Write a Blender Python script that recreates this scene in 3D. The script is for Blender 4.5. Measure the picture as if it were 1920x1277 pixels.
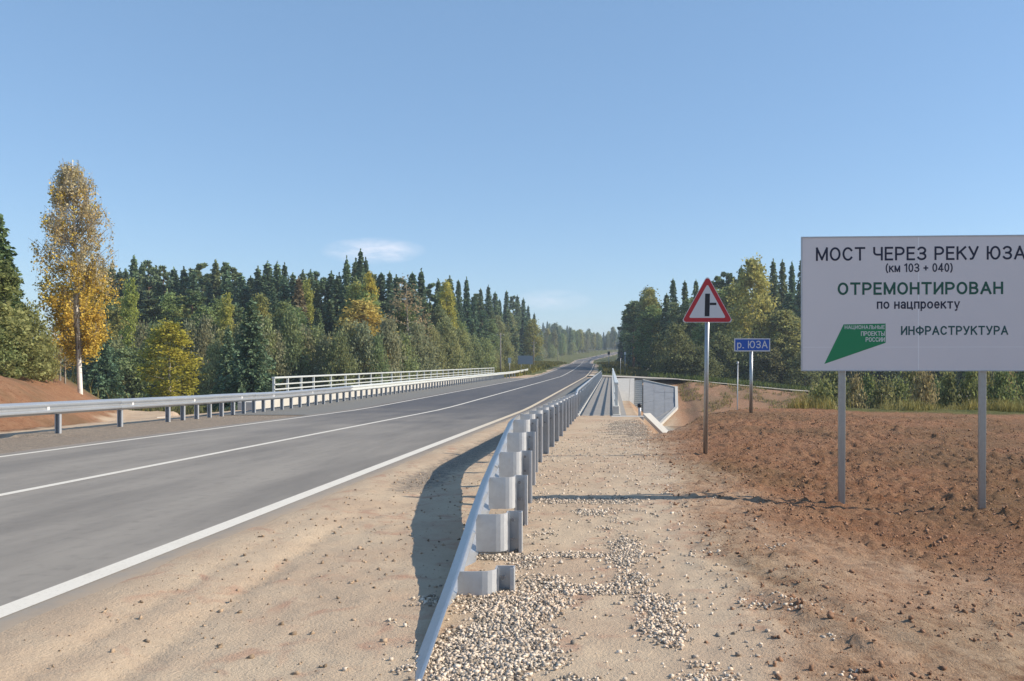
import bpy, math, random
import numpy as np
R = math.radians
for o in list(bpy.data.objects): bpy.data.objects.remove(o)
scene = bpy.context.scene
col = scene.collection

# ------------------------------------------------------------------ camera
FPX, VX, HY, CZ = 1560.0, 1146.0, 680.0, 1.38      # focal length, vanishing point, horizon (photo pixels), eye height
cam = bpy.data.cameras.new('camera')
cam.sensor_width = 36.0
cam.lens = 36.0 * FPX / 1920.0
cam.shift_x = -(VX - 960.0) / 1920.0
cam.shift_y = (HY - 638.5) / 1920.0
cam.clip_start = 0.1; cam.clip_end = 9000
camo = bpy.data.objects.new('camera', cam); col.objects.link(camo)
camo.location = (0, 0, CZ); camo.rotation_euler = (R(90), 0, 0)
scene.camera = camo

# ------------------------------------------------------------------ light
SUN_EL, SUN_AZ = 33.0, 3.0          # elevation; azimuth from +X towards +Y
w = bpy.data.worlds.new('World'); scene.world = w; w.use_nodes = True
nt = w.node_tree; nt.nodes.clear()
wo = nt.nodes.new('ShaderNodeOutputWorld'); bg = nt.nodes.new('ShaderNodeBackground')
sky = nt.nodes.new('ShaderNodeTexSky'); sky.sky_type = 'NISHITA'; sky.sun_disc = False
sky.sun_elevation = R(SUN_EL); sky.sun_rotation = R(90 - SUN_AZ)
sky.altitude = 100; sky.air_density = 1.0; sky.dust_density = 0.0; sky.ozone_density = 3.0
bg.inputs['Strength'].default_value = 0.112
# a thin low cloud, part of the sky
tc = nt.nodes.new('ShaderNodeTexCoord')
sep = nt.nodes.new('ShaderNodeSeparateXYZ'); nt.links.new(tc.outputs['Generated'], sep.inputs[0])
def wm(op, a, b=None, clamp=False):
    n = nt.nodes.new('ShaderNodeMath'); n.operation = op; n.use_clamp = clamp
    for i, v in enumerate((a, b)):
        if v is None: continue
        if isinstance(v, (int, float)): n.inputs[i].default_value = v
        else: nt.links.new(v, n.inputs[i])
    return n.outputs[0]
az = wm('DIVIDE', sep.outputs[0], wm('MAXIMUM', sep.outputs[1], 0.05))
el = wm('DIVIDE', sep.outputs[2], wm('MAXIMUM', sep.outputs[1], 0.05))
cmb = nt.nodes.new('ShaderNodeCombineXYZ')
nt.links.new(wm('MULTIPLY', az, 26.0), cmb.inputs[0]); nt.links.new(wm('MULTIPLY', el, 90.0), cmb.inputs[1])
cn = nt.nodes.new('ShaderNodeTexNoise'); cn.inputs['Scale'].default_value = 1.0; cn.inputs['Detail'].default_value = 6; cn.inputs['Roughness'].default_value = 0.62
nt.links.new(cmb.outputs[0], cn.inputs['Vector'])
def blob(ca, ce, ra, re):
    a = wm('POWER', wm('ABSOLUTE', wm('DIVIDE', wm('SUBTRACT', az, ca), ra)), 2.0)
    e = wm('POWER', wm('ABSOLUTE', wm('DIVIDE', wm('SUBTRACT', el, ce), re)), 2.0)
    return wm('SUBTRACT', 1.0, wm('ADD', a, e), True)
b1 = blob((700 - VX) / FPX, (HY - 470) / FPX, 0.065, 0.017)
b2 = blob((1035 - VX) / FPX, (HY - 563) / FPX, 0.05, 0.014)
bb = wm('MAXIMUM', b1, wm('MULTIPLY', b2, 0.5))
cl = wm('MULTIPLY', bb, wm('MULTIPLY', wm('SUBTRACT', cn.outputs['Fac'], 0.28), 2.6, True), True)
cl = wm('MULTIPLY', cl, 0.75)
mx = nt.nodes.new('ShaderNodeMix'); mx.data_type = 'RGBA'
pale = nt.nodes.new('ShaderNodeMix'); pale.data_type = 'RGBA'; pale.inputs[0].default_value = 0.35
nt.links.new(sky.outputs[0], pale.inputs[6]); pale.inputs[7].default_value = (2.0, 3.65, 5.95, 1)
nt.links.new(cl, mx.inputs[0]); nt.links.new(pale.outputs[2], mx.inputs[6])
mx.inputs[7].default_value = (7.0, 7.0, 7.6, 1)
nt.links.new(mx.outputs[2], bg.inputs['Color']); nt.links.new(bg.outputs[0], wo.inputs[0])

sl = bpy.data.lights.new('sun', 'SUN'); sl.energy = 4.7; sl.angle = R(0.55); sl.color = (1.0, 0.88, 0.72)
so = bpy.data.objects.new('sun', sl); col.objects.link(so)
so.rotation_euler = (R(90 - SUN_EL), 0, R(90 + SUN_AZ))
so.location = (60, 0, 40)
scene.view_settings.view_transform = 'Standard'; scene.view_settings.look = 'None'
scene.view_settings.gamma = 1.0; scene.view_settings.use_curve_mapping = False
scene.view_settings.exposure = 0.45

# ------------------------------------------------------------------ helpers
rng = np.random.default_rng(7)
random.seed(7)
def P(x, y, Y):            # photo pixel at distance Y -> world point
    return np.array([(x - VX) / FPX * Y, Y, CZ - (y - HY) / FPX * Y])
def sstep(a, b, x):
    t = np.clip((np.asarray(x, float) - a) / (b - a), 0, 1); return t * t * (3 - 2 * t)
_perm = np.random.default_rng(3).permutation(256); _perm = np.concatenate([_perm, _perm])
_ga = np.random.default_rng(4).uniform(0, 2 * math.pi, 256)
def noise(x, y):
    x = np.asarray(x, float); y = np.asarray(y, float)
    xi = np.floor(x).astype(np.int64); yi = np.floor(y).astype(np.int64); xf = x - xi; yf = y - yi
    u = xf ** 3 * (xf * (xf * 6 - 15) + 10); v = yf ** 3 * (yf * (yf * 6 - 15) + 10)
    def g(ix, iy, dx, dy):
        a = _ga[_perm[(_perm[ix & 255] + iy) & 255]]; return np.cos(a) * dx + np.sin(a) * dy
    n00 = g(xi, yi, xf, yf); n10 = g(xi + 1, yi, xf - 1, yf); n01 = g(xi, yi + 1, xf, yf - 1); n11 = g(xi + 1, yi + 1, xf - 1, yf - 1)
    a = n00 + u * (n10 - n00); b = n01 + u * (n11 - n01); return (a + v * (b - a)) * 1.4
def fbm(x, y, o=4, rough=0.5):
    s = 0; a = 1; t = 0
    for i in range(o):
        s = s + a * noise(x * 2 ** i + 17.3 * i, y * 2 ** i - 9.1 * i); t += a; a *= rough
    return s / t

def tag(o, label=None, cat=None, group=None, kind=None):
    if label: o['label'] = label
    if cat: o['category'] = cat
    if group: o['group'] = group
    if kind: o['kind'] = kind
    return o
def empty(name, loc, label, cat, group=None, rz=0):
    o = bpy.data.objects.new(name, None); col.objects.link(o); o.location = loc; o.rotation_euler = (0, 0, rz)
    o.empty_display_size = 0.2
    return tag(o, label, cat, group)

class MB:
    def __init__(s): s.v = []; s.f = []
    def add(s, vs, fs):
        b = len(s.v); s.v += [tuple(map(float, p)) for p in vs]; s.f += [tuple(i + b for i in f) for f in fs]; return s
    def box(s, x0, x1, y0, y1, z0, z1):
        return s.add([(x0,y0,z0),(x1,y0,z0),(x1,y1,z0),(x0,y1,z0),(x0,y0,z1),(x1,y0,z1),(x1,y1,z1),(x0,y1,z1)],
              [(3,2,1,0),(4,5,6,7),(0,1,5,4),(1,2,6,5),(2,3,7,6),(3,0,4,7)])
    def sweep(s, prof, path, caps=True):
        # prof: closed [(dx,dz)], path: [(x,y,z)]; the profile stays in the x-z plane
        n = len(prof); vs = []; fs = []
        for p in path: vs += [(p[0] + d, p[1], p[2] + h) for d, h in prof]
        for k in range(len(path) - 1):
            for i in range(n):
                j = (i + 1) % n; fs.append((k*n+i, k*n+j, (k+1)*n+j, (k+1)*n+i))
        if caps: fs.append(tuple(range(n))[::-1]); fs.append(tuple((len(path)-1)*n + i for i in range(n)))
        return s.add(vs, fs)
    def prism(s, poly, z0, z1):       # closed plan polygon [(x,y)] extruded in z
        n = len(poly)
        vs = [(x, y, z0) for x, y in poly] + [(x, y, z1) for x, y in poly]
        fs = [tuple(range(n))[::-1], tuple(range(n, 2*n))] + [(i, (i+1)%n, n+(i+1)%n, n+i) for i in range(n)]
        return s.add(vs, fs)
    def slab(s, poly3, d):            # polygon in 3d, thickened along d
        n = len(poly3); d = np.array(d); p = [np.array(q) for q in poly3]
        vs = p + [q + d for q in p]
        fs = [tuple(range(n))[::-1], tuple(range(n, 2*n))] + [(i, (i+1)%n, n+(i+1)%n, n+i) for i in range(n)]
        return s.add(vs, fs)
    def tube(s, pts, rad, n=8, cap=True):
        pts = [np.array(p, float) for p in pts]; vs = []; fs = []
        if not hasattr(rad, '__len__'): rad = [rad] * len(pts)
        for k, p in enumerate(pts):
            t = pts[min(k+1, len(pts)-1)] - pts[max(k-1, 0)]; t /= np.linalg.norm(t) + 1e-9
            a = np.cross(t, (0.31, 0.95, 0.05) if abs(t[1]) < 0.9 else (1, 0, 0)); a /= np.linalg.norm(a) + 1e-9; b = np.cross(t, a)
            for i in range(n):
                q = 2 * math.pi * i / n; vs.append(p + rad[k] * (math.cos(q) * a + math.sin(q) * b))
        for k in range(len(pts) - 1):
            for i in range(n):
                j = (i + 1) % n; fs.append((k*n+i, k*n+j, (k+1)*n+j, (k+1)*n+i))
        if cap: fs.append(tuple(range(n))[::-1]); fs.append(tuple((len(pts)-1)*n + i for i in range(n)))
        return s.add(vs, fs)
    def mesh(s, name):
        me = bpy.data.meshes.new(name); me.from_pydata(s.v, [], s.f); me.update(); return me
    def build(s, name, m, parent=None, smooth=False, bevel=0):
        return link(name, s.mesh(name), m, parent, smooth, bevel)
def link(name, me, m, parent=None, smooth=False, bevel=0):
    o = bpy.data.objects.new(name, me); col.objects.link(o)
    if m and not me.materials: me.materials.append(m)
    if smooth:
        me.polygons.foreach_set('use_smooth', np.ones(len(me.polygons), bool))
    if bevel:
        b = o.modifiers.new('b', 'BEVEL'); b.width = bevel; b.segments = 2; b.limit_method = 'ANGLE'
    if parent is not None:
        o.parent = parent
    return o
def np_mesh(name, V, Q):
    me = bpy.data.meshes.new(name); V = np.asarray(V, np.float32); Q = np.asarray(Q, np.int32); k = Q.shape[1]
    me.vertices.add(len(V)); me.vertices.foreach_set('co', V.ravel())
    me.loops.add(Q.size); me.loops.foreach_set('vertex_index', Q.ravel())
    me.polygons.add(len(Q)); me.polygons.foreach_set('loop_start', np.arange(0, Q.size, k, dtype=np.int32))
    me.polygons.foreach_set('loop_total', np.full(len(Q), k, np.int32))
    me.update(calc_edges=True); me.validate(); return me

# ------------------------------------------------------------------ materials
class NT:
    def __init__(s, name):
        s.m = bpy.data.materials.new(name); s.m.use_nodes = True; s.t = s.m.node_tree; s.t.nodes.clear()
        s.out = s.n('ShaderNodeOutputMaterial')
    def n(s, t, **k):
        q = s.t.nodes.new(t)
        for a, v in k.items(): setattr(q, a, v)
        return q
    def l(s, a, b): s.t.links.new(a, b)
    def put(s, inp, v):
        if hasattr(v, 'is_linked') or hasattr(v, 'links'): s.l(v, inp)
        elif isinstance(v, (tuple, list)) and len(v) == 3 and inp.type == 'RGBA': inp.default_value = (*v, 1)
        else: inp.default_value = v
    def math(s, op, a, b=0.0, clamp=False):
        q = s.n('ShaderNodeMath', operation=op, use_clamp=clamp); s.put(q.inputs[0], a); s.put(q.inputs[1], b); return q.outputs[0]
    def mix(s, f, a, b, mode='MIX'):
        q = s.n('ShaderNodeMix', data_type='RGBA', blend_type=mode); s.put(q.inputs[0], f); s.put(q.inputs[6], a); s.put(q.inputs[7], b); return q.outputs[2]
    def noise(s, scale, detail=4, rough=0.55, vec=None, dist=0.0):
        q = s.n('ShaderNodeTexNoise'); q.inputs['Scale'].default_value = scale; q.inputs['Detail'].default_value = detail
        q.inputs['Roughness'].default_value = rough; q.inputs['Distortion'].default_value = dist
        if vec is not None: s.l(vec, q.inputs['Vector'])
        return q.outputs['Fac']
    def ramp(s, f, a, b, c0=0.0, c1=1.0):
        q = s.n('ShaderNodeMapRange', interpolation_type='SMOOTHSTEP'); s.put(q.inputs[0], f)
        for i, v in enumerate((a, b, c0, c1)): q.inputs[i + 1].default_value = v
        return q.outputs[0]
    def pos(s, scale=(1, 1, 1)):
        g = s.n('ShaderNodeNewGeometry'); mp = s.n('ShaderNodeMapping'); mp.inputs['Scale'].default_value = scale
        s.l(g.outputs['Position'], mp.inputs[0]); return mp.outputs[0]
    def obj(s, scale=(1, 1, 1)):
        g = s.n('ShaderNodeTexCoord'); mp = s.n('ShaderNodeMapping'); mp.inputs['Scale'].default_value = scale
        s.l(g.outputs['Object'], mp.inputs[0]); return mp.outputs[0]
    def bump(s, h, strength=0.4, dist=0.02, normal=None):
        q = s.n('ShaderNodeBump'); q.inputs['Strength'].default_value = strength; q.inputs['Distance'].default_value = dist
        s.l(h, q.inputs['Height'])
        if normal is not None: s.l(normal, q.inputs['Normal'])
        return q.outputs[0]
    def pbr(s, color, rough=0.8, metal=0.0, normal=None, spec=None):
        q = s.n('ShaderNodeBsdfPrincipled'); s.put(q.inputs['Base Color'], color); s.put(q.inputs['Roughness'], rough); s.put(q.inputs['Metallic'], metal)
        if spec is not None: s.put(q.inputs['Specular IOR Level'], spec)
        if normal is not None: s.l(normal, q.inputs['Normal'])
        s.l(q.outputs[0], s.out.inputs[0]); return s.m
def simple(name, c, rough=0.7, metal=0.0, var=0.15, scale=6.0, spec=None):
    t = NT(name); f = t.noise(scale, 5, 0.6, t.pos())
    k = t.mix(f, tuple(x * (1 - var) for x in c), tuple(min(1, x * (1 + var)) for x in c))
    return t.pbr(k, rough, metal, t.bump(f, 0.1, 0.01), spec)

def m_ground():
    t = NT('ground_soil'); p = t.pos()
    at = t.n('ShaderNodeAttribute', attribute_name='mask'); s3 = t.n('ShaderNodeSeparateColor'); t.l(at.outputs['Color'], s3.inputs[0])
    red, grs, grv = s3.outputs[0], s3.outputs[1], s3.outputs[2]
    n1 = t.noise(0.9, 6, 0.6, p); n2 = t.noise(9, 6, 0.65, p); n3 = t.noise(60, 4, 0.7, p); n4 = t.noise(3.0, 5, 0.6, p, 0.6)
    sand = t.mix(t.ramp(n1, .35, .65), (.455, .345, .245), (.51, .405, .29))
    sand = t.mix(t.ramp(n4, .52, .72), sand, (.42, .27, .19))
    sand = t.mix(t.ramp(n3, .58, .75, 0, .5), sand, (.24, .17, .12))
    soil = t.mix(t.ramp(n4, .3, .7), (.29, .145, .08), (.35, .20, .115))
    soil = t.mix(t.ramp(t.noise(.22, 4, .6, p), .44, .6, 0, .7), soil, (.20, .13, .072))
    soil = t.mix(t.ramp(n2, .52, .72, 0, .7), soil, (.15, .062, .033))
    soil = t.mix(t.ramp(n3, .6, .78, 0, .35), soil, (.38, .24, .15))
    gcol = t.mix(t.ramp(n1, .35, .65), (.075, .095, .028), (.16, .15, .05))
    gcol = t.mix(t.ramp(n2, .5, .8, 0, .6), gcol, (.05, .055, .025))
    v = t.n('ShaderNodeTexVoronoi'); v.inputs['Scale'].default_value = 42; t.l(p, v.inputs['Vector'])
    gv = t.mix(t.ramp(v.outputs['Distance'], .15, .55), (.42, .36, .29), (.17, .14, .11))
    gv = t.mix(t.ramp(n3, .4, .7), gv, (.30, .25, .2))
    sr = t.ramp(t.math('ADD', red, t.math('MULTIPLY', t.math('SUBTRACT', t.math('ADD', t.math('MULTIPLY', n4, .5), t.math('MULTIPLY', n2, .5)), .5), .9)), .08, .92)
    sg = t.ramp(t.math('ADD', grs, t.math('MULTIPLY', t.math('SUBTRACT', n4, .5), .5)), .3, .7)
    sv = t.ramp(t.math('ADD', grv, t.math('MULTIPLY', t.math('SUBTRACT', n2, .5), .8)), .35, .65)
    c = t.mix(sr, sand, soil); c = t.mix(sv, c, gv); c = t.mix(sg, c, gcol)
    h = t.math('ADD', t.math('MULTIPLY', n2, .6), t.math('MULTIPLY', n3, .5))
    h = t.math('ADD', h, t.math('MULTIPLY', t.math('MULTIPLY', v.outputs['Distance'], sv), -.5))
    n5 = t.noise(24, 6, .7, p, .8)
    c = t.mix(t.math('MULTIPLY', t.ramp(n5, .50, .68, 0, .75), t.math('ADD', .18, t.math('MULTIPLY', sr, .82))), c, (.15, .085, .052))
    h = t.math('ADD', h, t.math('MULTIPLY', n5, t.math('MULTIPLY', t.math('ADD', .15, sr), -.9)))
    st = t.math('ADD', .55, t.math('MULTIPLY', sr, .45))
    q = t.n('ShaderNodeBump'); q.inputs['Distance'].default_value = .05; t.l(st, q.inputs['Strength']); t.l(h, q.inputs['Height'])
    return t.pbr(c, .95, 0, q.outputs[0], .15)

def m_asphalt():
    t = NT('asphalt'); p = t.pos(); sx = t.n('ShaderNodeSeparateXYZ'); t.l(p, sx.inputs[0])
    n0 = t.noise(260, 2, .6, p); n1 = t.noise(1.0, 6, .68, t.pos((1, .14, 1))); n2 = t.noise(.35, 4, .6, p); n3 = t.noise(7, 5, .65, p)
    dusty = t.mix(t.ramp(n1, .3, .7), (.185, .168, .146), (.285, .26, .225))
    dusty = t.mix(t.ramp(n3, .5, .75, 0, .4), dusty, (.14, .128, .113))
    clean = t.mix(t.ramp(n1, .3, .7), (.072, .072, .078), (.105, .102, .106))
    far = t.ramp(t.math('ADD', sx.outputs[1], t.math('MULTIPLY', t.math('SUBTRACT', n2, .5), 26)), 14, 44)
    c = t.mix(far, dusty, clean)
    c = t.mix(t.ramp(n0, .55, .75, 0, .35), c, (.30, .27, .24))
    # dust blown in from the sandy edge
    e = t.math('ADD', sx.outputs[0], t.math('MULTIPLY', t.math('SUBTRACT', n3, .5), .35))
    dn = t.ramp(sx.outputs[1], 10, 45, 1, .25)
    c = t.mix(t.math('MULTIPLY', t.ramp(e, -3.56, -3.2, 0, .85), dn), c, (.40, .31, .22))
    c = t.mix(t.ramp(t.math('MULTIPLY', e, -1), 10.55, 10.95, 0, .5), c, (.30, .25, .2))
    return t.pbr(c, t.ramp(n1, .2, .8, .72, .86), 0, t.bump(n0, .25, .004), .35)

def m_metal(name, c, rough, metal, var=.1):
    t = NT(name); p = t.pos()
    v = t.n('ShaderNodeTexVoronoi'); v.inputs['Scale'].default_value = 30; t.l(p, v.inputs['Vector'])
    n = t.noise(2.5, 5, .6, p); n2 = t.noise(18, 4, .6, t.pos((1, 1, .25)))
    sp = t.n('ShaderNodeSeparateColor'); t.l(v.outputs['Color'], sp.inputs[0])
    k = t.mix(t.math('ADD', t.math('MULTIPLY', sp.outputs[0], .4), t.math('MULTIPLY', n, .6)), tuple(x * (1 - var) for x in c), tuple(min(1, x * (1 + var)) for x in c))
    k = t.mix(t.ramp(n2, .58, .8, 0, .3), k, (.42, .37, .30))
    r = t.math('ADD', rough - .08, t.math('MULTIPLY', n, .16))
    return t.pbr(k, r, metal, t.bump(n, .05, .01))

def m_leaf(name, base=None, trans=.3, var=.35, hue=(1.25, 1.0, .8), cut=None):
    t = NT(name); g = t.n('ShaderNodeNewGeometry'); oi = t.n('ShaderNodeObjectInfo')
    c = oi.outputs['Color'] if base is None else None
    rp = g.outputs['Random Per Island']
    f = t.ramp(rp, 0, 1, 1 - var, 1 + var)
    vm = t.n('ShaderNodeVectorMath', operation='SCALE'); 
    if c is not None: t.l(c, vm.inputs[0])
    else: vm.inputs[0].default_value = base
    t.l(f, vm.inputs['Scale'])
    k = vm.outputs[0]
    r2 = t.math('FRACT', t.math('MULTIPLY', rp, 37.7))
    vm2 = t.n('ShaderNodeVectorMath', operation='MULTIPLY'); t.l(k, vm2.inputs[0]); vm2.inputs[1].default_value = hue
    n = t.noise(.35, 3, .5, t.pos())
    k = t.mix(t.math('MULTIPLY', r2, t.ramp(n, .3, .7)), k, vm2.outputs[0])
    d = t.n('ShaderNodeBsdfPrincipled'); t.l(k, d.inputs['Base Color']); d.inputs['Roughness'].default_value = .7; d.inputs['Specular IOR Level'].default_value = .18
    tr = t.n('ShaderNodeBsdfTranslucent'); t.l(k, tr.inputs['Color'])
    ms = t.n('ShaderNodeMixShader'); ms.inputs[0].default_value = trans; t.l(d.outputs[0], ms.inputs[1]); t.l(tr.outputs[0], ms.inputs[2])
    t.l(ms.outputs[0], t.out.inputs[0]); return t.m

def m_bark(name, a, b, sc=6.0, z=.2, th=(.4, .62)):
    t = NT(name); n = t.noise(sc, 5, .65, t.obj((1, 1, z))); 
    return t.pbr(t.mix(t.ramp(n, *th), a, b), .9, 0, t.bump(n, .5, .03), .2)

def m_paint():
    t = NT('road_paint'); p = t.pos(); sx = t.n('ShaderNodeSeparateXYZ'); t.l(p, sx.inputs[0])
    n = t.noise(40, 4, .7, p); n2 = t.noise(2.5, 4, .6, p)
    c = t.mix(t.ramp(n, .52, .72, 0, .4), (.68, .64, .56), (.34, .31, .27))
    c = t.mix(t.ramp(n2, .5, .8, 0, .4), c, (.5, .45, .37))
    # the kerbside line is dusted with sand from the shoulder further on
    y = t.math('MULTIPLY', t.ramp(sx.outputs[1], 15, 30), t.ramp(sx.outputs[0], -5, -4.5))
    c = t.mix(t.math('MULTIPLY', y, .55), c, (.55, .40, .20))
    return t.pbr(c, .75, 0, t.bump(n, .15, .004))

M = {}
M['ground'] = m_ground(); M['asphalt'] = m_asphalt(); M['paint'] = m_paint()
M['zinc'] = m_metal('galvanised_steel', (.50, .515, .53), .38, .65)
M['zinc_dull'] = m_metal('dull_galvanised_steel', (.45, .465, .485), .45, .35)
M['white_rail'] = m_metal('white_painted_steel', (.58, .60, .575), .45, .15, .08)
M['bracket'] = m_metal('bracket_steel', (.54, .555, .57), .4, .2)
M['post_steel'] = m_metal('sign_post_steel', (.34, .35, .36), .36, .85)
M['bolt'] = simple('bolt_steel', (.2, .2, .21), .5, .6)
M['concrete'] = simple('pale_concrete', (.47, .45, .41), .9, 0, .14, 2.2)
M['concrete2'] = simple('walkway_concrete', (.26, .25, .235), .9, 0, .2, 2.5)
M['concrete_w'] = simple('light_kerb_concrete', (.52, .50, .455), .85, 0, .12, 3.0)
M['cone'] = simple('grey_slope_slab', (.22, .23, .245), .8, 0, .25, 1.2)
M['blue_sign'] = simple('blue_sign_sheet', (.010, .085, .42), .45, 0, .05, 3)
M['white_sign'] = simple('white_sign_sheet', (.62, .62, .62), .5, 0, .04, 3)
M['board'] = simple('board_sheet', (.68, .645, .65), .5, 0, .035, 2)
M['board_seam'] = simple('board_backing', (.80, .79, .80), .5, 0, .02, 2)
M['red_sign'] = simple('red_sign_sheet', (.45, .018, .025), .45, 0, .06, 4)
M['black'] = simple('black_sheet', (.012, .012, .016), .55, 0, .1, 4)
M['navy'] = simple('dark_blue_print', (.012, .014, .04), .55, 0, .05, 4)
M['green'] = simple('green_print', (.010, .22, .085), .55, 0, .06, 4)
M['teal'] = simple('dark_green_print', (.010, .085, .055), .55, 0, .06, 4)
M['teal2'] = simple('blue_green_print', (.015, .075, .075), .55, 0, .06, 4)
M['sign_back'] = simple('grey_sign_back', (.33, .35, .40), .5, .4, .06, 4)
M['dark_back'] = simple('dark_sign_back', (.06, .065, .07), .6, .2, .06, 4)
M['wood'] = m_bark('weathered_pole', (.20, .18, .15), (.34, .31, .27))
M['leaf'] = m_leaf('foliage', None, .48, .35, (1.15, 1.0, .8))
M['needle'] = m_leaf('needles', None, .25, .4, (1.3, 1.05, .75))
M['gold'] = m_leaf('golden_leaves', (.68, .48, .10), .45, .35, (.8, 1.0, .9))
M['tan'] = m_leaf('faded_birch_leaves', (.54, .48, .29), .42, .3, (1.1, .85, .5))
M['grass'] = m_leaf('grass_blades', None, .3, .4, (1.35, 1.05, .6))
M['bark'] = m_bark('dark_bark', (.06, .05, .04), (.14, .115, .09))
M['pinebark'] = m_bark('pine_bark', (.11, .065, .04), (.22, .13, .08))
M['birchbark'] = m_bark('birch_bark', (.22, .2, .18), (.74, .71, .66), 4, 1.6, (.30, .42))
M['greybark'] = m_bark('grey_bark', (.20, .18, .155), (.36, .33, .29))
def m_water():
    t = NT('river_water'); n = t.noise(1.2, 4, .6, t.pos((1, 2.5, 1)))
    return t.pbr((.03, .04, .035), .08, 0, t.bump(n, .15, .05))
M['water'] = m_water()
M['stone'] = m_leaf('crushed_stone', (.50, .435, .355), 0, .5, (1.1, .95, .85))
M['clod'] = m_leaf('soil_clods', (.25, .14, .085), 0, .25, (1.2, 1.2, 1.15))
M['sandclod'] = m_leaf('sand_lumps', (.34, .25, .17), 0, .4, (.8, .8, .8))

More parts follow.
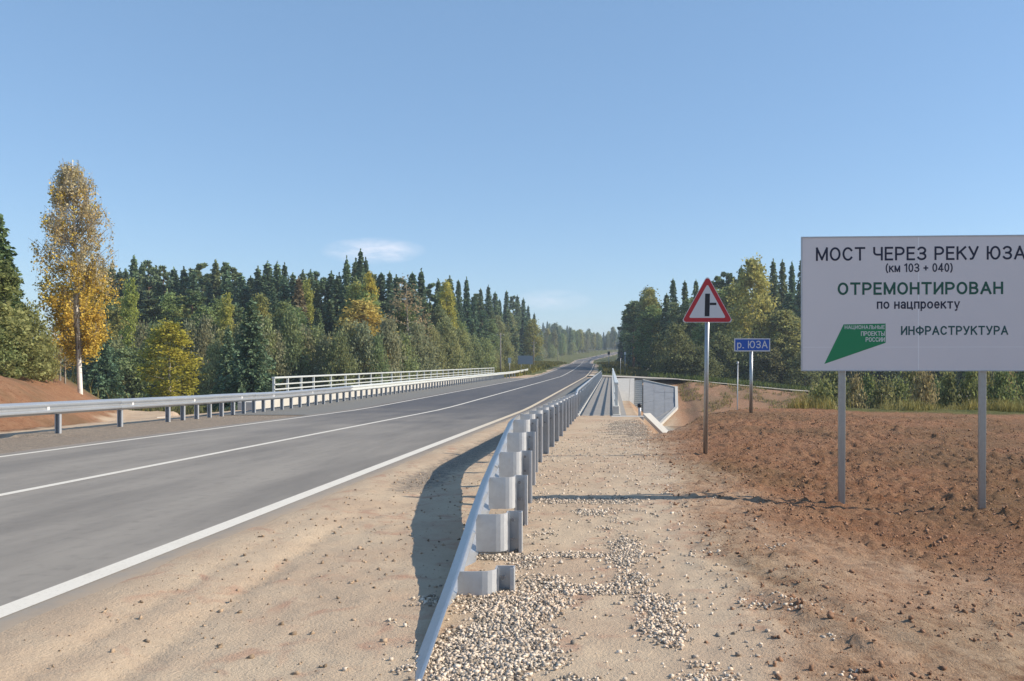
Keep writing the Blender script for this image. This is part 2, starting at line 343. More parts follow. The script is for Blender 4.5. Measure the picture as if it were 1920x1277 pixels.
# ------------------------------------------------------------------ terrain
_zy = np.array([-40, 0, 31, 34, 37, 40, 60, 115, 130, 180, 225, 255, 290, 330, 370, 400, 450, 520, 600, 700, 900])
_zz = np.array([.668, 0, -.518, -.565, -.585, -.59, -.59, -.59, -.45, .25, .85, 1.05, .75, .9, 1.6, 2.5, 3.9, 6.2, 9.0, 12.0, 16.0])
def rz_(Y): return np.interp(Y, _zy, _zz)
_cy = np.array([-40, 120, 160, 250, 300, 350, 400, 450, 520, 600, 700, 900])
_cx = np.array([-7.1, -7.1, -7.3, -8.6, -10.5, -12.5, -13, -9.5, -2.5, 6.5, 25, 70])
def rc_(Y): return np.interp(Y, _cy, _cx)
def H(X, Y, detail=False):
    X = np.asarray(X, float); Y = np.asarray(Y, float)
    zr = rz_(Y)
    # ---- near bank
    path = -.014 + (.024 * sstep(-3.5, -3.12, X) + .012 * fbm(X * 2.3, Y * 1.1, 3) * sstep(-3.45, -3.25, X) - .06 * sstep(-3.1, -2.2, X)) * sstep(29.5, 26, Y) - .0167 * np.clip(Y, -40, 34)
    plat = -.34 + .008 * (np.clip(Y, 0, 28) - 8) - .018 * np.clip(X - 5, 0, 60) - .09 * np.exp(-((X - 4) / 3.2) ** 2 - ((Y - 9.5) / 3.5) ** 2)
    near_r = path + (plat - path) * sstep(.9, 3.2, X)
    mound = (1.35 + .35 * fbm(X * .3, Y * .3, 4)) * sstep(-16.6, -21.0, X + .6 * fbm(Y * .4, X * .1, 2)) * sstep(37.5, 28.5, Y + 1.9 * (X + 22)) + .05
    ditch = -.55
    near_l = np.where(X > -14.4, zr - .014 - (.004 + .016 * sstep(31, 24, Y)) * np.clip(-11 - X, 0, 4), 0)
    tt = sstep(-14.4, -16.2, X)
    near_l = np.where(X <= -14.4, (zr - .09) * (1 - tt) + (zr + ditch) * tt, near_l)
    near_l = near_l + np.where(X < -16, mound - ditch * sstep(-16, -20, X) * .9 * sstep(38, 30, Y + 1.9 * (X + 22)), 0) * (X < -16)
    near = np.where(X > -3.45, near_r, np.where(X > -10.7, zr - .03, near_l))
    yc = np.interp(X, [-60, -26, -22, -16, -1.0, .8, 1.36, 2.2, 3.2, 4.5, 8, 30, 60], [46, 44, 42, 30, 20.3, 20.4, 20.8, 23, 26, 28, 29, 33, 36])
    # keep the path up to the walkway
    yc = np.where((X > -15.6) & (X < .9), 29.6, yc)
    near = near - np.maximum(0, Y - yc) / 1.7
    emb = rz_(Y) - .02 - np.hypot(np.maximum(0, X - .95) / 1.2 + np.maximum(0, -15.6 - X) / 1.4, np.maximum(0, Y - 43.5) / 1.5)
    emb = np.where(Y < 20, -99, emb)
    floor = np.interp(X, [-60, -30, -12, 0, 20, 50], [-3.0, -3.2, -6.3, -6.4, -6.2, -4.5]) + .25 * fbm(X * .2, Y * .2, 3)
    # ---- far bank
    side = -1.0 - .095 * np.clip(X - 8, 0, 24)
    gen_r = side + (zr + .2 - side) * sstep(150, 230, Y) + 0.15 * fbm(X * .08, Y * .08, 3)
    gen_l = -1.2 + (zr + .1 + 1.2) * sstep(130, 260, Y) + .3 * fbm(X * .06 + 5, Y * .06, 3)
    dx = X - rc_(Y)
    gen = np.where(dx > 0, gen_r, gen_l)
    top = (zr - .06) + (gen - (zr - .06)) * sstep(6.3, 14, np.abs(dx))
    top = top + np.clip(np.abs(dx) - 60, 0, 500) * .02 * sstep(200, 500, Y)
    top = np.where(X > 4, np.where(Y < 150, np.minimum(top, gen_r + (zr - gen_r) * sstep(14, 6.3, np.abs(dx))), top), top)
    top = top - .45 * sstep(.7, 1.1, X) * sstep(11, 9, X) * sstep(117, 113.5, Y)
    bank = top - .289 * np.maximum(0, 113.0 - np.clip(X - 10, 0, 15) * .33 - Y)
    z = np.where(Y < 70, np.maximum(np.maximum(near, emb), floor), np.maximum(bank, floor))
    if detail:
        nearm = sstep(34, 22, Y)
        redm = red_mask(X, Y)
        clod = np.maximum(0, fbm(X * 5.5, Y * 5.5, 3, .55)) ** 1.1 * .13 * np.clip(1 + 1.6 * fbm(X * .9 + 4, Y * .9, 3), .25, 2) + fbm(X * 1.3, Y * 1.3, 3) * .07 + np.abs(fbm(X * 8, Y * 8, 2)) * .075
        for (tx0, ty0) in ((1.05, 4.9), (1.5, 4.9)):
            d = (X - tx0) + .42 * (Y - ty0); m_ = np.exp(-(d / .13) ** 4) * sstep(3.4, 3.9, Y) * sstep(8.5, 7, Y)
            clod = clod * (1 - .75 * m_) + m_ * (.016 * np.sin((Y + np.abs(d) * .9) * 42) - .02)
        sandr = fbm(X * .8, Y * .8, 3) * .02 + fbm(X * 5, Y * 5, 3) * .014 - np.maximum(0, fbm(X * 3.1 + 9, Y * 3.1, 2) - .35) * .05
        # wheel ruts along the shoulder
        for r0 in (-2.75, -2.35):
            d = X - (r0 - .06 * (Y - 4)); sandr = sandr - .018 * np.exp(-(d / .09) ** 2) * sstep(9, 7, Y) * (1 + .6 * np.sin(Y * 46 + d * 40))
        edge = sstep(-3.3, -2.6, X) + sstep(-11.2, -11.8, X)
        z = z + nearm * np.clip(edge, 0, 1) * (redm * clod + (1 - redm) * sandr)
        z = z + (1 - nearm) * sstep(10, 14, np.abs(dx)) * .12 * fbm(X * .5, Y * .5, 3)
        for (bx, by) in BILL: z = z + .015 * np.exp(-(((X - bx) ** 2 + (Y - by) ** 2) / .05))
    return z
BILL = []
def red_mask(X, Y):
    n = fbm(X * .35, Y * .35, 4)
    b = np.interp(Y, [3, 6, 8, 11, 15, 19, 22], [2.9, 2.1, 1.5, 1.05, .95, 1.1, 1.1])
    r = sstep(b - 1.3, b + 1.6, X + n * 1.1) * (.62 + .38 * sstep(5.5, 9.5, Y + n * 2)) + .0 * b
    r = np.maximum(r, .56 * sstep(.3, 1.2, X + .4 * n))
    l = sstep(-14.9, -15.8, X + n * .4) * sstep(37.5, 35.5, Y + 1.9 * (X + 22) + n * 1.5)
    return np.clip(r + l, 0, 1)
def gravel_mask(X, Y):
    n = fbm(X * 2.2 + 31, Y * 2.2, 4)
    n2 = fbm(X * .9 + 3, Y * .9 + 8, 3)
    along = np.exp(-((X + .72 - .02 * Y) / .3) ** 2) * sstep(7.5, 4.5, Y)               # foot of the rail
    edge = np.exp(-((X - np.interp(Y, [3.5, 4, 4.8, 6.2, 9.2, 12], [.4, .37, .31, .14, -.03, -.02])) / .17) ** 2) * sstep(10.5, 6, Y)        # right edge of the path
    a = sstep(.15, 1.25, along * 1.55 + edge * .9 + n * 1.3 + n2 * .35 - .1)
    strip = 0
    for (yy, wd, x0, x1) in ((5.6, .22, -1.1, .12), (6.6, .12, -1.15, -.2), (9.6, .28, -.9, .2), (8.8, .3, -.3, .3), (3.8, .16, -.9, -.2)):
        strip = np.maximum(strip, np.exp(-((Y - yy + .25 * n2) / wd) ** 2) * sstep(x0 - .2, x0 + .1, X) * sstep(x1 + .3, x1, X))
    b = sstep(.35, 1.0, strip * .95 + n * .9)
    far = np.exp(-((X - .45) / .9) ** 2) * np.exp(-((Y - 22.5) / 5.5) ** 2)
    c = .8 * sstep(.3, 1.1, far * 1.1 + n * .9)
    return np.clip(np.maximum(np.maximum(a, b), c), 0, 1) * (X > -1.6)

def build_ground():
    def seg(a, b, s): return np.arange(a, b, s)
    def geo(a, b, s, g=1.16):
        r = []; x = a
        while x < b: r.append(x); x += s; s *= g
        return np.array(r + [b])
    Xs = np.concatenate([-geo(26, 1500, 1.2)[::-1], seg(-25, -17, .3), seg(-17, -11, .16), seg(-11, -10.6, .16), seg(-10.6, -3.7, .6), seg(-3.7, 7.5, .042), seg(7.5, 16, .12), seg(16, 40, .5), geo(40, 1500, 1.2)])
    Ys = np.concatenate([-geo(2, 60, 1.5)[::-1], seg(-1.5, 2.4, .4), seg(2.4, 14, .042), seg(14, 31, .11), seg(31, 50, .4), seg(50, 130, .8), geo(130, 2000, 2.0, 1.05)])
    X, Y = np.meshgrid(Xs, Ys)
    Z = H(X, Y, True)
    V = np.stack([X, Y, Z], -1).reshape(-1, 3)
    nx, ny = len(Xs), len(Ys)
    i = np.arange(nx - 1)[None, :] + nx * np.arange(ny - 1)[:, None]
    Q = np.stack([i, i + 1, i + 1 + nx, i + nx], -1).reshape(-1, 4)
    me = np_mesh('ground', V, Q)
    red = red_mask(X, Y)
    n = fbm(X * .12, Y * .12, 3)
    far_brown = sstep(86, 92, Y) * sstep(122, 112, Y) * sstep(6, 9, X) * sstep(34, 26, X)
    far_l = sstep(40, 47, Y) * (X < -17) + sstep(112, 124, Y)
    g = np.clip(far_l, 0, 1)
    dx = np.abs(X - rc_(Y))
    g = g * np.where(Y > 128, sstep(4.2, 5.2, dx + n), sstep(5.2, 7.6, dx + n * 1.5))
    g = np.maximum(g, sstep(25.0, 29.0, Y + n * 2) * sstep(6.2, 8.5, X + n * 2) * (Y < 70))
    g = np.maximum(g, sstep(45, 52, Y) * (Y < 90)); g = g * (1 - far_brown)
    rr = np.clip(red * (Y < 48) + far_brown * .75, 0, 1)
    gv = gravel_mask(X, Y) * .9
    gv = np.maximum(gv, .62 * sstep(-10, -10.4, X) * sstep(-14.8, -14.2, X) * (Y < 40))
    gv = np.maximum(gv, .95 * sstep(-15.2, -15.8, X) * sstep(-21, -18, X) * np.exp(-((Y - (28.2 + 2.4 * np.clip(-16 - X, 0, 6))) / 2.6) ** 2))
    gv = np.maximum(gv, np.exp(-((X + 2.55) / .5) ** 2) * sstep(8.5, 11, Y) * .62 * (Y < 40))
    C = np.ones((nx * ny, 4), np.float32); C[:, 0] = rr.ravel(); C[:, 1] = g.ravel(); C[:, 2] = gv.ravel()
    a = me.color_attributes.new('mask', 'FLOAT_COLOR', 'POINT'); a.data.foreach_set('color', C.ravel())
    o = link('ground', me, M['ground'], None, True); tag(o, kind='structure')
    return o

# billboard place, needed by the ground for the little heaps round the posts
BS = 155.0; BY = FPX / BS
BILL[:] = [((1583 - VX) / BS, BY), ((1839 - VX) / BS, BY)]
build_ground()
def hz(x, y): return float(H(np.array(x), np.array(y), False))

tag(MB().add([(-90, 52, -5.7), (90, 52, -5.7), (90, 93, -5.7), (-90, 93, -5.7)], [(0, 1, 2, 3)]).build('river', M['water']), kind='structure')

# ------------------------------------------------------------------ road
def ribbon(name, offs, ys, dz, mat, jitter=0, cx=rc_, cz=rz_, thick=0):
    ys = np.asarray(ys); V = []; Fc = []
    for k, y in enumerate(ys):
        for j, o in enumerate(offs):
            jt = jitter * float(fbm(y * 1.7 + 50 * j, y * .3 + 11 * j, 3)) if (j in (0, len(offs) - 1)) else 0
            V.append((float(cx(y)) + o + jt, y, float(cz(y)) + dz))
    n = len(offs)
    for k in range(len(ys) - 1):
        for j in range(n - 1): Fc.append((k*n+j, k*n+j+1, (k+1)*n+j+1, (k+1)*n+j))
    o = MB().add(V, Fc).build(name, mat); return tag(o, kind='structure')
ysr = np.concatenate([np.arange(-35, 2, 2.), np.arange(2, 45, .25), np.arange(45, 130, 2.), np.arange(130, 900, 5.)])
road = ribbon('road', [-3.85, -3.4, 0, 3.53, 3.88], ysr, 0.0, M['asphalt'], .09)
M['shoulder'] = simple('dusty_asphalt_shoulder', (.17, .165, .15), .9, 0, .2, 1.6)
ribbon('road_shoulder', [-7.74, -3.86], np.arange(30, 108, 2.), -.004, M['shoulder'])
ribbon('road_shoulder', [3.87, 5.8], np.arange(30, 108, 2.), -.004, M['shoulder'])
ysl = np.concatenate([np.arange(-35, 40, 1.), np.arange(40, 900, 4.)])
ribbon('road_marking', [3.44, 3.62], ysl, .004, M['paint'])
ribbon('road_marking', [-.07, .07], ysl, .004, M['paint'])
ribbon('road_marking', [-3.46, -3.32], ysl, .004, M['paint'])
# side road joining from the right
sp = [(-3.2, 121, -.50), (3, 120.5, -.72), (9, 118.5, -.95), (16, 116.5, -1.6), (24, 114.5, -2.35), (34, 113, -3.05), (60, 112, -3.1)]
mb = MB(); vs = []; fs = []
for i, (x, y, z) in enumerate(sp):
    wd = 6.5 if i < 2 else 3.3
    for s in (-1, -.5, 0, .5, 1): vs.append((x, y + s * wd, max(z, hz(x, y + s * wd)) + .05))
for i in range(len(sp) - 1):
    for j in range(4): fs.append((i*5+j, (i+1)*5+j, (i+1)*5+j+1, i*5+j+1))
tag(mb.add(vs, fs).build('side_road', simple('gravel_road', (.42, .38, .33), .95, 0, .15, 1.5)), kind='structure')

# ------------------------------------------------------------------ bridge
br = empty('road_bridge', (-7.1, 74, -5.9), 'concrete road bridge carrying the asphalt road over the river valley', 'bridge')
def bp(mbx, name, m, par=br, bev=0):
    off = np.array(par.location); mbx.v = [tuple(np.array(p) - off) for p in mbx.v]
    return mbx.build(name, m, par, False, bev)
DZ = -.59
bp(MB().box(-15.5, .62, 42.4, 106, DZ - .55, DZ - .03), 'deck', M['concrete'])
for x in (-13.2, -10.4, -7.6, -4.8, -2.0): bp(MB().box(x, x + .6, 42.6, 105.8, DZ - 1.45, DZ - .552), 'girder', M['concrete'])
for y in (63.5, 84.5): bp(MB().box(-14.0, -.2, y, y + 1.3, -6.9, DZ - 1.452), 'pier', M['concrete'])
for y0, y1 in ((41.6, 42.39), (106.01, 106.8)): bp(MB().box(-15.0, .62, y0, y1, -3.5, DZ - .06), 'abutment', M['concrete'])
# left parapet kerb, right walkway with edge kerbs
bp(MB().box(-15.5, -14.85, 34.5, 106.5, DZ - .2, DZ + .34), 'parapet_kerb', M['concrete_w'], br, .02)
bp(MB().box(-1.12, .55, 29.4, 106.4, DZ - .3, DZ + .07), 'walkway', M['concrete2'])
bp(MB().box(-1.30, -1.122, 29.2, 106.4, DZ - .3, DZ + .13), 'walkway_kerb', M['concrete_w'], br, .01)
bp(MB().box(.05, .33, 29.3, 106.4, DZ + .072, DZ + .14), 'walkway_kerb', M['concrete_w'], br, .01)
bp(MB().box(.0, 1.14, 28.9, 29.38, DZ - .3, DZ + .1), 'end_beam', M['concrete_w'], br, .015)
# near slope edging running down from the end beam
a = np.array((1.12, 29.2, DZ + .06)); b = np.array((3.2, 28.0, -2.55))
bp(MB().slab([a, a + (.26, .22, 0), b + (.26, .22, 0), b], (0, 0, .13)), 'slope_edging', M['concrete_w'])

a = np.array((-15.4, 28.2, -.60)); b = np.array((-16.9, 29.6, -1.5))
bp(MB().slab([a, a + (.2, .3, 0), b + (.2, .3, 0), b], (0, 0, .14)), 'slope_edging', M['concrete_w'])
# far bank slope paving
fs_ = empty('slope_paving', (5, 104, -4.2), 'pale and grey concrete slope paving with white edging on the far river bank', 'slope paving')
def onbank(x, y, lift=.0):
    k = (y - HY) / FPX; Yd = (CZ + 1.0 + .289 * 113) / (k + .289); p = P(x, y, Yd); p[2] += lift; return p
def bankpoly(name, px, m, lift, th=.12):
    return bp(MB().slab([onbank(x, y, lift) for x, y in px], (0, 0, -th)), name, m, fs_)
bankpoly('concrete_slab', [(1155, 812), (1176, 812), (1181, 712), (1158, 712)], M['concrete'], .20, .3)
bankpoly('concrete_slab', [(1176.5, 812), (1188, 812), (1189.5, 712), (1181.5, 712)], M['concrete'], .20, .3)
# stairs between the slabs and the cone
for k in range(26):
    y0 = 812 - k * 3.8; q0 = onbank(1189.2, y0); q1 = onbank(1204.5, y0)
    bp(MB().box(q0[0], q1[0], q0[1], q0[1] + .62, q0[2] - .3, q0[2] + .27), 'step', M['concrete_w'], fs_)
E, D_, C_, B_, A_ = (1206, 716), (1266, 729.5), (1267, 766), (1231, 802), (1206, 812)
# cone slabs: a 3 x 4 set of panels with open joints
def lerp2(u, v):
    tl, tr, bl, brr = map(np.array, (E, D_, (1206, 800), C_)); return (tl*(1-u)+tr*u)*(1-v) + (bl*(1-u)+brr*u)*v
nu, nv = 3, 4; g = .007
for i in range(nu):
    for j in range(nv):
        u0, u1, v0, v1 = (i + g) / nu, (i + 1 - g) / nu, (j + g) / nv, (j + 1 - g) / nv
        bankpoly('slope_slab', [lerp2(u0, v1), lerp2(u1, v1), lerp2(u1, v0), lerp2(u0, v0)], M['cone'], .16 + .02 * ((i * 7 + j * 5) % 3), .2)
bankpoly('slope_slab', [(1206, 812), (1229, 803), (1265, 768.5), (1207, 801.5)], M['cone'], .17, .2)
def bankcurb(p, q, wpx=.35):
    a, b = onbank(*p), onbank(*q); d = (b - a)[:2]; d /= np.linalg.norm(d); nrm = np.array((-d[1], d[0], 0)) * wpx / 2
    bp(MB().slab([a - nrm, b - nrm, b + nrm, a + nrm], (0, 0, .32)), 'edging', M['concrete_w'], fs_)
bankcurb(E, D_, .3); bankcurb((1268, 729), (1269, 768), .36); bankcurb((1269, 767), (1229, 806), .4)
# landing behind the slope
bp(MB().slab([(.8, 113.2, -.86), (9.2, 112.6, -.92), (12, 115.4, -1.15), (.8, 117, -.72)], (0, 0, .06)), 'landing', M['concrete'], fs_)

# ------------------------------------------------------------------ guardrails
WPROF = [(0,0),(-.015,.006),(-.078,.05),(-.082,.06),(-.082,.10),(-.078,.11),(-.022,.148),(-.022,.164),(-.078,.202),(-.082,.212),(-.082,.252),(-.078,.262),(-.015,.306),(0,.312)]
def wprof(sign):
    a = [(sign * d, h) for d, h in WPROF]; b = [(sign * (d + .007), h) for d, h in WPROF[::-1]]
    return a + b
def cpost(h):      # channel post, open towards -y, standing on z=0, centred
    t = .008; w_, d_ = .125, .075
    pl = [(0, 0), (w_, 0), (w_, -d_), (w_ - .025, -d_), (w_ - .025, -d_ + t), (w_ - t, -d_ + t), (w_ - t, -t), (t, -t), (t, -d_ + t), (.025, -d_ + t), (.025, -d_), (0, -d_)]
    return MB().prism(pl[::-1], -.35, h)
def bracket(h):    # folded spacer plate between beam and post
    pl = [(-.01, 0), (.15, 0), (.185, .006), (.212, .022), (.228, .046), (.234, .08)]
    back = [(x - (.006 if i > 2 else 0), y + (.006 if i < 4 else 0)) for i, (x, y) in enumerate(pl)]
    return MB().prism(pl + back[::-1], 0, h)
def bolt_mesh(): return MB().tube([(0, 0, 0), (0, -.018, 0)], .016, 6)
me_br = bracket(.30).mesh('bracket'); me_bo = bolt_mesh().mesh('bolt')
_pc = {}
def post_mesh(h):
    k = round(h, 2)
    if k not in _pc: _pc[k] = cpost(k).mesh('post')
    return _pc[k]

# right guardrail: ramps down into the ground towards the camera and flares away from the road
gr = empty('guardrail', (-1.4, 12, -.2), 'galvanised guardrail beside the gravel path, ramped down into the ground at its end', 'guardrail')
off = np.array(gr.location)
def rx(Y): return np.interp(Y, [3.5, 13.2, 200], [-.865, -1.5, -1.5])
_ry = [3.55, 5.38, 6.6, 7.8, 9.3, 10.8, 12.4, 13.6]; _rh = [-.13, .02, .165, .29, .385, .475, .545, .53]
def rtop(Y): return float(np.interp(Y, _ry, _rh)) if Y < 13.6 else float(rz_(Y)) + .76
posts = [5.42, 6.66, 7.9, 9.3, 10.8, 12.3] + [13.8 + 1.5 * i for i in range(10)] + [28.6 + 1.5 * i for i in range(52)]
cuts = [3.55] + posts[1:6:2] + posts[6::3] + [posts[-1] + .5]
pr = wprof(1)
for i in range(len(cuts) - 1):
    ys = np.linspace(cuts[i] - (.14 if i else 0), cuts[i + 1] + .02, 9)
    dd = .006 if i % 2 else 0
    bm = MB().sweep([(d - dd, h - dd) for d, h in pr], [(float(rx(y)) - off[0], y - off[1], rtop(y) - .312 - off[2]) for y in ys])
    bm.build('beam', M['zinc'], gr, False)
for i, y in enumerate(posts):
    bx = float(rx(y)); px0 = bx + .232
    gz = float(H(np.array(px0 + .05), np.array(y), False)) if y < 29 else DZ - .03
    h = max(.05, rtop(y) - gz - (.0 if y > 6 else .01))
    p = link('post', post_mesh(h), M['zinc_dull'], gr); p.location = (px0 - off[0] - .01, y + .16 - off[1], rtop(y) - .005 - round(h, 2) - off[2])
    if y < 50:
        k = link('bracket', me_br, M['bracket'], p); k.location = (-.222, -.16, round(h, 2) - .3)
        if y < 20:
            for hh in (.06, .22):
                q = link('bolt', me_bo, M['bolt'], p); q.location = (.05, -.065, round(h, 2) - hh)
# hand-height tube over the bridge stretch
MB().tube([(-1.27 - off[0], y - off[1], DZ + .93 - off[2] - (.18 if y < 29.5 else 0)) for y in (29, 31.5, 60, 105)], .045, 8).build('top_rail', M['zinc'], gr, True)
for i in range(26):
    y = 30.1 + 3.0 * i
    o = MB().box(-1.30 - off[0], -1.24 - off[0], y - off[1], y + .06 - off[1], DZ + .7 - off[2], DZ + .9 - off[2]).build('rail_bracket', M['zinc_dull'], gr)

# left guardrail
gl = empty('guardrail', (-13.6, 24, -.4), 'long galvanised guardrail along the far roadside, in front of the white bridge railing', 'guardrail')
offl = np.array(gl.location); LX = -13.62
prl = wprof(-1)
lposts = [10.4, 12.9, 15.4, 18.0, 20.6, 23.2, 25.7] + [26.6 + .88 * i for i in range(9)]
lposts += [34.6 + 1.0 * i for i in range(72)]
cutl = [9.5] + lposts[1:7:2] + lposts[9::4] + [112, 122, 136]
def ltop(Y): return float(rz_(Y)) + .77
for i in range(len(cutl) - 1):
    ys = np.linspace(cutl[i] - (.2 if i else 0), cutl[i + 1] + .02, 4); dd = .006 if i % 2 else 0
    MB().sweep([(d + dd, h - dd) for d, h in prl][::-1], [(LX - offl[0], y - offl[1], ltop(y) - .312 - offl[2]) for y in ys]).build('beam', M['zinc'] if cutl[i] < 43 else M['white_rail'], gl)
# end of the rail bends down to the ground
ys = np.linspace(136.02, 139.5, 8)
MB().sweep(prl[::-1], [(LX - offl[0] - .05 * k, y - offl[1], ltop(y) - .312 - .9 * (k / 7) ** 2 - offl[2]) for k, y in enumerate(ys)]).build('beam', M['white_rail'], gl)
for i, y in enumerate(lposts + [109, 112, 115, 118, 121, 124, 127, 130, 133]):
    h = ltop(y) - float(rz_(y)) - .02
    p = link('post', post_mesh(h), M['zinc_dull'], gl); p.location = (LX - .135 - offl[0], y + .035 - offl[1], float(rz_(y)) + .0 - offl[2])
# reflectors and bolts on the near beams
for x_px, y_px in ((88, 767), (247, 758), (363, 753), (452, 747), (512, 742), (585, 737)):
    Yd = (LX + .03) / ((x_px - VX) / FPX)
    zc = ltop(Yd) - .165
    MB().prism([(LX - .0 - offl[0], Yd - .06 - offl[1]), (LX + .07 - offl[0], Yd - .045 - offl[1]), (LX + .07 - offl[0], Yd + .045 - offl[1]), (LX - .0 - offl[0], Yd + .06 - offl[1])], zc - .045 - offl[2], zc + .045 - offl[2]).build('reflector', M['white_sign'], gl)

# ------------------------------------------------------------------ bridge railings
def railing(name, X, y0, y1, base, label, nearset):
    r = empty(name, (X, y0, base), label, 'railing', 'railings along the two bridge edges')
    hh = 1.08 if X > -5 else .94
    ys = list(nearset); y = ys[-1]
    while y + 2.5 < y1: y += 2.5; ys.append(y)
    pm = MB().box(-.045, .045, -.04, .04, 0, hh - .03).mesh('post')
    for y in ys:
        p = link('post', pm, M['white_rail'], r); p.location = (0, y - y0, 0)
    L = ys[-1] - y0 + .06
    MB().box(-.075, .075, -.06, L, hh - .03, hh + .05).build('top_rail', M['white_rail'], r, False, .015)
    for z in (.18, .42, .66):
        MB().box(-.085, -.047, -.05, L, z * hh, z * hh + .06).build('rail', M['white_rail'], r) if X > -5 else MB().box(.047, .085, -.05, L, z * hh, z * hh + .06).build('rail', M['white_rail'], r)
    return r
railing('bridge_railing', -15.17, 37.4, 110, DZ + .34, 'white steel bridge railing behind the long guardrail, forest behind it', [37.4, 39, 40.7, 42.4, 45])
rr = railing('bridge_railing', .19, 29.7, 106, DZ + .14, 'white steel bridge railing at the outer edge of the concrete walkway', [29.7, 31.3, 33, 35.5, 38])
MB().prism([(-.13, -.16), (.12, -.16), (.12, -.06), (-.13, -.06)], -.01, .3).build('end_plinth', M['concrete_w'], rr, False, .04)
# little drainage post with a black cap on the end beam
dp = empty('drain_post', (1.0, 29.28, DZ + .1), 'short grey post with black round cap at the walkway end beam', 'post')
MB().tube([(0, 0, -.05), (0, 0, .3)], .05, 10).build('shaft', M['zinc_dull'], dp, True)
MB().tube([(0, 0, .30), (0, 0, .33), (0, 0, .4), (0, 0, .43)], [.06, .08, .08, .05], 12).build('cap', M['black'], dp, True)

# ------------------------------------------------------------------ signs
def arc(cx, cy, rx, ry, a0, a1, n=12):
    return [(cx + rx * math.cos(R(a0 + (a1 - a0) * i / n)), cy + ry * math.sin(R(a0 + (a1 - a0) * i / n))) for i in range(n + 1)]
def _glyphs():
    V = lambda x, y0=0, y1=1: [(x, y0), (x, y1)]
    G = {'М': (.74, [V(0), [(0, 1), (.37, .06)], [(.37, .06), (.74, 1)], V(.74)]),
     'О': (.66, [arc(.33, .5, .33, .5, 0, 360, 28)]), 'С': (.62, [arc(.33, .5, .33, .5, 38, 322, 22)]),
     'Т': (.64, [[(0, 1), (.64, 1)], V(.32)]),
     'Ч': (.56, [[(0, 1), (0, .66)] + arc(.22, .64, .22, .22, 180, 270, 6) + [(.56, .42)], V(.56)]),
     'Е': (.48, [V(0), [(0, 1), (.48, 1)], [(0, .52), (.43, .52)], [(0, 0), (.48, 0)]]),
     'Р': (.56, [V(0), [(0, 1)] + arc(.29, .72, .27, .28, 90, -90, 10) + [(0, .44)]]),
     'З': (.55, [arc(.27, .75, .26, .25, 155, -90, 10) + [(.18, .5)], [(.18, .5)] + arc(.27, .25, .28, .25, 90, -155, 10)]),
     'К': (.58, [V(0), [(.56, 1), (.03, .45)], [(.2, .62), (.6, 0)]]),
     'У': (.6, [[(0, 1), (.31, .33)], [(.6, 1), (.28, .14)] + arc(.12, .12, .14, .12, 0, -100, 5)]),
     'Ю': (.86, [V(0), [(0, .5), (.24, .5)], arc(.55, .5, .31, .5, 0, 360, 28)]),
     'А': (.68, [[(0, 0), (.34, 1)], [(.34, 1), (.68, 0)], [(.13, .32), (.55, .32)]]),
     'Н': (.58, [V(0), V(.58), [(0, .52), (.58, .52)]]), 'И': (.58, [V(0), V(.58), [(0, .04), (.58, .96)]]),
     'П': (.58, [V(0), V(.58), [(0, 1), (.58, 1)]]),
     'В': (.54, [V(0), [(0, 1)] + arc(.27, .76, .22, .24, 90, -90, 8) + [(0, .52)], [(0, .52)] + arc(.28, .26, .26, .26, 90, -90, 8) + [(0, 0)]]),
     'Ф': (.82, [V(.41, -.02, 1.02), arc(.41, .52, .41, .34, 0, 360, 24)]),
     'Ц': (.68, [V(0), V(.56), [(0, 0), (.68, 0)], [(.68, 0), (.68, -.2)]]),
     'Л': (.6, [V(.6), [(.6, 1), (.18, 1)], [(.18, 1), (.16, .3), (.1, .05), (0, 0)]]),
     'Ь': (.54, [V(0), [(0, .54)] + arc(.28, .27, .26, .27, 90, -90, 8) + [(0, 0)]]),
     'Ы': (.76, [V(0), [(0, .54)] + arc(.26, .27, .24, .27, 90, -90, 8) + [(0, 0)], V(.76)]),
     '0': (.5, [arc(.25, .5, .25, .5, 0, 360, 24)]), '1': (.3, [V(.24), [(.24, 1), (0, .84)]]),
     '4': (.58, [V(.42), [(.42, 1), (0, .26)], [(0, .26), (.58, .26)]]),
     '(': (.2, [arc(.42, .45, .4, .68, 125, 235, 10)]), ')': (.2, [arc(-.22, .45, .4, .68, 55, -55, 10)]),
     '+': (.5, [[(0, .45), (.5, .45)], [(.25, .2), (.25, .7)]]), '.': (.08, [[(.0, 0), (.08, 0)]]), ' ': (.2, [])}
    G['3'] = G['З']
    for lo, up in (('к', 'К'), ('м', 'М'), ('н', 'Н'), ('п', 'П'), ('т', 'Т'), ('о', 'О'), ('ц', 'Ц')):
        w_, st = G[up]; G[lo] = (w_ * .82, [[(x * .82, y * .72) for x, y in q] for q in st])
    G['р'] = (.48, [V(0, -.28, .72), arc(.24, .36, .24, .36, 0, 360, 20)])
    G['е'] = (.48, [arc(.24, .36, .24, .36, -45, -360, 18), [(.02, .37), (.48, .37)]])
    G['а'] = (.44, [V(.44, 0, .5), arc(.22, .5, .22, .22, 0, 150, 8), arc(.21, .19, .21, .19, 0, 360, 16)])
    G['у'] = (.5, [[(0, .72), (.26, .02)], [(.5, .72), (.2, -.18)] + arc(.1, -.17, .11, .11, 0, -100, 4)])
    return G
GLYPH = _glyphs()
